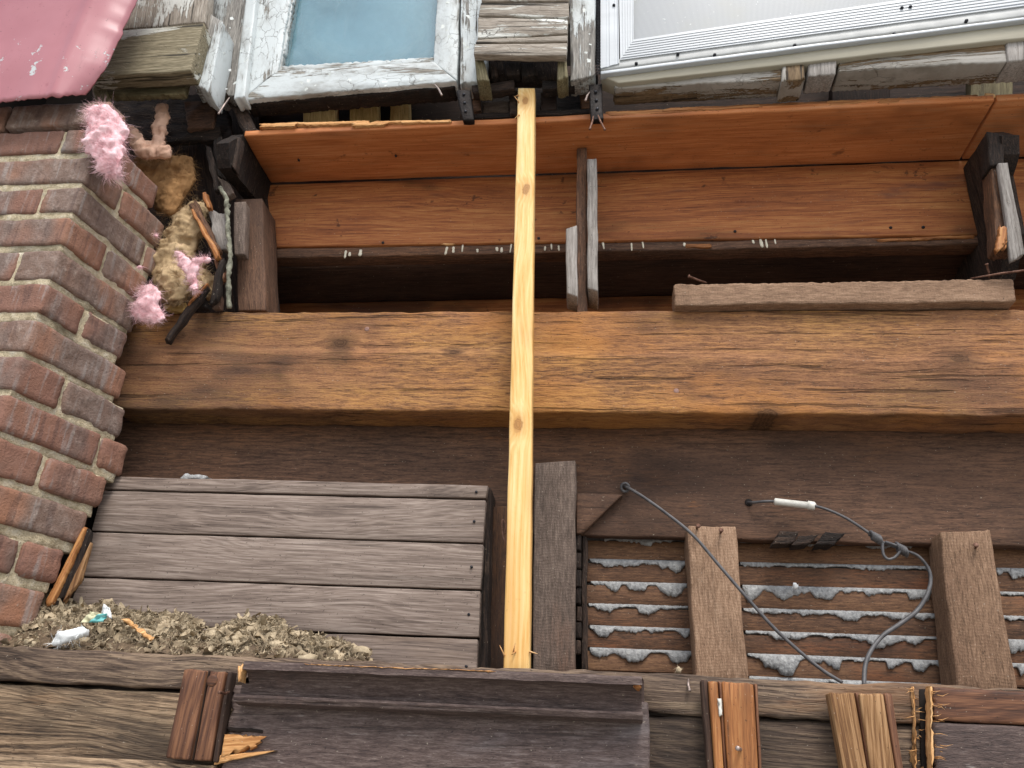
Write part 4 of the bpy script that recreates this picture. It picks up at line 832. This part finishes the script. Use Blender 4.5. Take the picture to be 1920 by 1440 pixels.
# insulation
def tuft(name, lab, blobs, m, nf, fl_, mf=None, stretch=.45, wid=.0007, freq=28, droop=V(0, 0, -.6)):
    """blobs: (px, py, depth, rx, ry, rz) with radii in pixels; a lumpy body plus loose fibres"""
    bm = bmesh.new(); P = []; F = []; MP = .00118; cs_ = []
    for (x, y, Yq, rx, ry, rz) in blobs:
        c_ = W(x, y, Yq); b = bmesh.new(); bmesh.ops.create_icosphere(b, subdivisions=4, radius=1)
        off = len(P); sd = V(random.random()*40, 0, 0)
        for v in b.verts:
            d = v.co; f = 1+stretch*fbm(d*1.7+sd, 4)+.10*noise.noise(d*9+sd)
            q = V(d.x*rx, d.y*ry, d.z*rz)*MP*f; P.append(c_+q+V(fbm(q*freq*2+sd), fbm(q*freq*2+sd+V(7, 0, 0)), 0)*.006)
        F += [[off+v.index for v in f.verts] for f in b.faces]; b.free(); cs_.append((c_, off, len(P)))
    cen = sum((c[0] for c in cs_), V(0, 0, 0))/len(cs_)
    t_ = thing(name, cen, lab, 'insulation'); bo = emit('wool_body', P, F, m, t_)
    md_ = bo.modifiers.new('blend', 'REMESH'); md_.mode = 'VOXEL'; md_.voxel_size = .0032; md_.use_smooth_shade = True
    sm_ = bo.modifiers.new('soften', 'SMOOTH'); sm_.factor = .5; sm_.iterations = 3
    tx = bpy.data.textures.new('wool', 'CLOUDS'); tx.noise_scale = .016; tx.noise_depth = 5
    dm = bo.modifiers.new('matted', 'DISPLACE'); dm.texture = tx; dm.texture_coords = 'OBJECT' if False else 'LOCAL'; dm.strength = .014; dm.mid_level = .5
    fP, fF = [], []
    for i in range(nf):
        c_, a, b = random.choice(cs_); p = P[random.randrange(a, b)]; nrm = (p-c_).normalized()
        fv = V(fbm(p*26), fbm(p*26+V(3, 8, 1)), fbm(p*26+V(8, 1, 5)))+droop*.25; tg = (fv-nrm*fv.dot(nrm)).normalized()
        stray = random.random() < .09
        w = V(random.gauss(0, 1), random.gauss(0, 1), random.gauss(0, 1)).normalized()
        L = fl_*random.uniform(.3, 1.2)**1.6*1.3; d = (tg+nrm*(.9 if stray else random.uniform(-.1, .35))+w*.35).normalized(); sdv = d.cross(V(.3, 1, .2)).normalized()*wid; b0 = len(fP); q = p-nrm*.003
        for k_ in range(6):
            fP.append(q-sdv*(1-k_/6)); fP.append(q+sdv*(1-k_/6)); d = (d+w.cross(d)*.35+V(random.gauss(0, .15), random.gauss(0, .12), random.gauss(0, .15))-nrm*(.0 if stray else .12)+droop*.08).normalized(); q = q+d*L/6
        fF += [[b0+2*k_, b0+2*k_+1, b0+2*k_+3, b0+2*k_+2] for k_ in range(5)]
    emit('loose_fibres', fP, fF, mf or m, t_, smooth=False)
def strand(pts, Yq, n=4, dep=.55):
    out = []
    for (x0, y0, r0), (x1, y1, r1) in zip(pts, pts[1:]):
        for i in range(n): t = i/n; r_ = r0+(r1-r0)*t; out.append((x0+(x1-x0)*t+random.uniform(-3, 3), y0+(y1-y0)*t, Yq+random.uniform(-.006, .006), r_*random.uniform(.85, 1.15), r_*dep, r_*random.uniform(.85, 1.1)))
    return out
tuft('pink_insulation', 'bright pink insulation tuft hanging over the top of the brick pier', strand([(182, 212, 17), (196, 226, 26), (204, 246, 31), (194, 266, 30), (210, 284, 24), (206, 306, 20), (212, 330, 10)], -.31), 'fibre_pink', 8000, .034, wid=.0005, stretch=.5)
tuft('pink_insulation', 'pink insulation tuft lying on the beam end against the bricks', strand([(276, 542, 12), (282, 558, 20), (268, 578, 21), (286, 590, 18), (302, 598, 8)], -.08)+strand([(270, 574, 16), (256, 588, 10)], -.085), 'fibre_pink', 5000, .026, wid=.0005, stretch=.5)
tuft('pink_insulation', 'pink wisp stuck in the tan batt of the rotten corner', strand([(334, 474, 7), (346, 492, 11), (360, 508, 13), (364, 528, 9), (368, 546, 4)], -.10)+strand([(358, 504, 9), (374, 490, 8), (390, 486, 4)], -.10), 'fibre_pink', 2200, .022, wid=.00045, stretch=.25)
tuft('tan_insulation', 'curly tan insulation batt filling the rotten corner above the beam', strand([(366, 396, 26), (352, 430, 36), (330, 470, 38), (330, 520, 42), (325, 556, 28)], -.02, 4, .6)+strand([(345, 500, 36), (375, 530, 30), (380, 556, 18)], -.01, 3, .6)+strand([(310, 520, 22), (345, 566, 20)], -.05, 3), 'fibre_tan', 9000, .030, stretch=.35, wid=.0007, droop=V(0, 0, .0))
tuft('brown_insulation', 'smooth brown insulation batt hanging under the flesh-coloured lump', strand([(258, 312, 24), (285, 330, 36), (312, 345, 38), (318, 385, 30)], -.03, 5, .5)+strand([(350, 300, 14), (345, 340, 24), (322, 372, 28), (318, 402, 10)], -.03, 5, .5)+strand([(270, 300, 16), (320, 306, 20), (350, 300, 12)], -.03, 4, .5), 'fibre_brown', 3500, .04, stretch=.15, wid=.0005)
tuft('flesh_insulation', 'flesh-coloured insulation lump curling up behind the bright pink tuft', strand([(244, 244, 12), (256, 266, 18), (274, 284, 21), (298, 286, 20), (314, 282, 12)], -.10, 5)+strand([(296, 280, 18), (298, 252, 14), (302, 224, 16), (306, 198, 17)], -.09, 5), 'fibre_flesh', 2200, .018, stretch=.12, wid=.0004)
for i, (x, y, Yq) in enumerate(((291, 442, -.125), (262, 500, -.14))):
    tuft('wool_wisp', ('small pale wisp stuck on the upper side bricks', 'small pale wisp stuck on the side bricks lower down')[i], [(x, y, Yq, 5, 3, 3)], 'fibre_pink', 60, .016)

# ------------------------------------------------------------------ debris on the ledge
ZL = W(300, 1224, YL).z
top = [(-60, 1112), (0, 1118), (60, 1108), (100, 1112), (150, 1142), (200, 1132), (260, 1152), (330, 1150), (372, 1165), (392, 1188), (412, 1176), (460, 1160), (530, 1162), (545, 1188), (600, 1196), (640, 1206), (690, 1222)]
def htop(x):
    for (a, ya), (b, yb) in zip(top, top[1:]):
        if a <= x <= b: return ya+(yb-ya)*(x-a)/(b-a)
    return 1222
clumps = [-30, 20, 55, 100, 140, 190, 235, 280, 320, 350, 420, 455, 490, 520, 580, 640]
def flakes(n, size, m, lab, kind, xr, dn, name='dry_debris', pw=1.0):
    P, F = [], []
    for i in range(n):
        x = random.uniform(*xr)
        if i % 3: x = max(xr[0], min(xr[1], random.choice(clumps)+random.gauss(0, 16)))
        yb = 1218+.036*x; yt = htop(x)
        t = random.random()**pw; y = yb+(yt-yb)*t*dn; back = -.17+.13*t+random.uniform(-.02, .02)
        c_ = W(x, y, back); s_ = size*(.4+1.0*random.random()**1.6)
        ax = V(random.gauss(0, 1), random.gauss(0, 1), random.gauss(0, 1)).normalized(); ay = ax.cross(V(random.gauss(0, 1), random.gauss(0, 1), random.gauss(0, 1))).normalized(); az = ax.cross(ay)
        cu = random.uniform(-1.6, 1.6); cv_ = random.uniform(-1.2, 1.2); el = random.uniform(.8, 2.0); b0 = len(P); sd = V(i*.7, 0, 0)
        for j in range(4):
            for k_ in range(4):
                u, v = (k_/3-.5), (j/3-.5); rr2 = 1-.30*(4*u*u)*(4*v*v)*1.3; u *= el*rr2; v *= rr2; sh = random.uniform(.75, 1.1)
                P.append(c_+(ax*u+ay*v*sh+az*(cu*u*u+cv_*v*v*1.4+.35*noise.noise(V(u*3, v*3, i))))*s_)
        F += [[b0+j*4+k_, b0+j*4+k_+1, b0+(j+1)*4+k_+1, b0+(j+1)*4+k_] for j in range(3) for k_ in range(3)]
    o = emit(name, P, F, m); setp(o, lab, 'debris', kind='stuff')
heapP, heapF = [], []; nx, ny = 90, 8
for j in range(ny+1):
    for i in range(nx+1):
        x = -60+750*i/nx; yb = 1218+.036*x; yt = htop(x)+14; t = j/ny
        p = W(x, yb+(yt-yb)*math.sin(t*1.57), -.185+.17*t); heapP.append(p+V(0, 0, 1)*(fbm(p*30, 3)*.010))
heapF = [[j*(nx+1)+i, j*(nx+1)+i+1, (j+1)*(nx+1)+i+1, (j+1)*(nx+1)+i] for j in range(ny) for i in range(nx)]
o = emit('debris_dust', heapP, heapF, 'dust'); setp(o, 'dusty brown litter base on the ledge under the dry flakes', 'debris', kind='stuff')
flakes(2200, .015, 'leaf', 'crumpled brown dry debris heaped on the ledge before the grey panel', 'stuff', (-60, 690), 1.0, 'dry_debris', .75)
flakes(1500, .016, 'leaf2', 'pale tan crumbs mixed in the debris heap on the ledge', 'stuff', (-60, 640), 1.02, 'dry_crumbs', .6)
flakes(900, .008, 'dust', 'fine dark crumbs in the debris heap on the ledge', 'stuff', (-60, 690), .8, 'fine_crumbs', 1.2)
P, F = [], []
for i in range(60):
    x = random.choice(clumps)+random.gauss(0, 18); yb = 1218+.036*x; t = random.random()**.6; y = yb+(htop(x)-yb)*t*.95; c_ = W(x, y, -.175+.12*t); s_ = random.uniform(.006, .016)
    b = bmesh.new(); bmesh.ops.create_icosphere(b, subdivisions=2, radius=1); off = len(P)
    for v in b.verts: P.append(c_+V(v.co.x*1.3, v.co.y, v.co.z*.8)*s_*(1+.7*fbm(v.co*1.6+V(i*3.1, 0, 0), 3)))
    F += [[off+v.index for v in f.verts] for f in b.faces]; b.free()
for i in range(5000):
    x = random.choice(clumps)+random.gauss(0, 20); yb = 1218+.036*x; t = random.random()**.6; y = yb+(htop(x)-yb)*t*1.03; q = W(x, y, -.185+.12*t); b0 = len(P)
    d = V(random.gauss(0, 1), random.gauss(0, .6), random.gauss(0, .6)).normalized(); w = V(random.gauss(0, 1), random.gauss(0, 1), random.gauss(0, 1)); L = random.uniform(.006, .022); sw = d.cross(V(0, 1, .3)).normalized()*random.uniform(.0005, .0016)
    for k_ in range(5): P.append(q-sw*(1-k_/6)); P.append(q+sw*(1-k_/6)); d = (d+w.cross(d)*.4).normalized(); q = q+d*L/5
    F += [[b0+2*k_, b0+2*k_+1, b0+2*k_+3, b0+2*k_+2] for k_ in range(4)]
o = emit('debris_clods', P, F, 'leaf2'); setp(o, 'soft matted fibres and clods in the debris heap on the ledge', 'debris', kind='stuff')
setp(board('wood_chip', [(222, 1160), (236, 1156), (288, 1196), (276, 1206)], .01, 'w_fresh', None, -.172, 'h', rough=.002, rag=(.01, .015, .002, .002)), 'pale orange wood chip lying in the debris heap', 'wood chip')
sheet('label_scrap', 'pale scrap with a teal stripe half buried in the debris', 'scrap', [(168, 1146), (190, 1150), (182, 1166), (150, 1168)], 'paper', 8, 6, lambda u, v: V(0, noise.noise(V(u*3, v*3, 3))*.012, 0), .001, Y=-.165)
sheet('teal_scrap', 'small teal scrap beside the pale one in the debris', 'scrap', [(184, 1152), (200, 1150), (194, 1166), (166, 1168)], 'teal', 8, 6, lambda u, v: V(0, noise.noise(V(u*3, v*3, 8))*.012, 0), .001, Y=-.172)
sheet('plastic_scrap', 'clear grey plastic scrap standing in the debris', 'scrap', [(194, 1132), (206, 1140), (210, 1160), (188, 1154)], 'white_fluff', 8, 6, lambda u, v: V(0, noise.noise(V(u*4, v*3, 5))*.012, 0), .001, Y=-.165)
tuft('white_fluff', 'white fibre tuft at the front of the debris heap', [(150, 1184, -.185, 14, 8, 8), (130, 1192, -.188, 16, 7, 7), (110, 1202, -.19, 10, 6, 6)], 'white_fluff', 200, .018)
lsp = thing('leaning_offcut', W(90, 1150, -.1), 'charred and orange split offcut leaning between bricks and grey panel', 'wood offcut')
board('charred_face', [(158, 988), (168, 992), (148, 1092), (96, 1150)], .02, 'w_char', lsp, -.09, 'v', rough=.004, rag=(0, 0, .01, .02))
board('split_edge', [(158, 986), (163, 990), (92, 1142), (76, 1136)], .02, 'w_orange', lsp, -.10, 'v', rough=.003, rag=(.003, .003, .01, .03))
board('bare_face', [(160, 1030), (168, 1010), (150, 1090), (112, 1140)], .012, 'w_tan', lsp, -.096, 'v', rough=.003, rag=(.006, .003, .02, .02))
# insulating tie wire and fluff bits
setp(tube('wire_end', smoothpath([W(x, y, -.0) for x, y in ((946, 1000), (948, 985), (942, 975), (943, 1005), (950, 1018))]), .002, 'rust', None, 5), 'small rusty wire end peeking out left of the prop', 'wire')
for x, y, lab in ((1490, 1098, 'white fluff speck on the second plaster ridge'), (1272, 1254, 'small tan crumb on the ledge beside the left stud')):
    tuft('fluff_speck', lab, [(x, y, .115 if y < 1200 else -.1, 5, 4, 4)], 'white_fluff' if y < 1200 else 'leaf2', 40, .008)
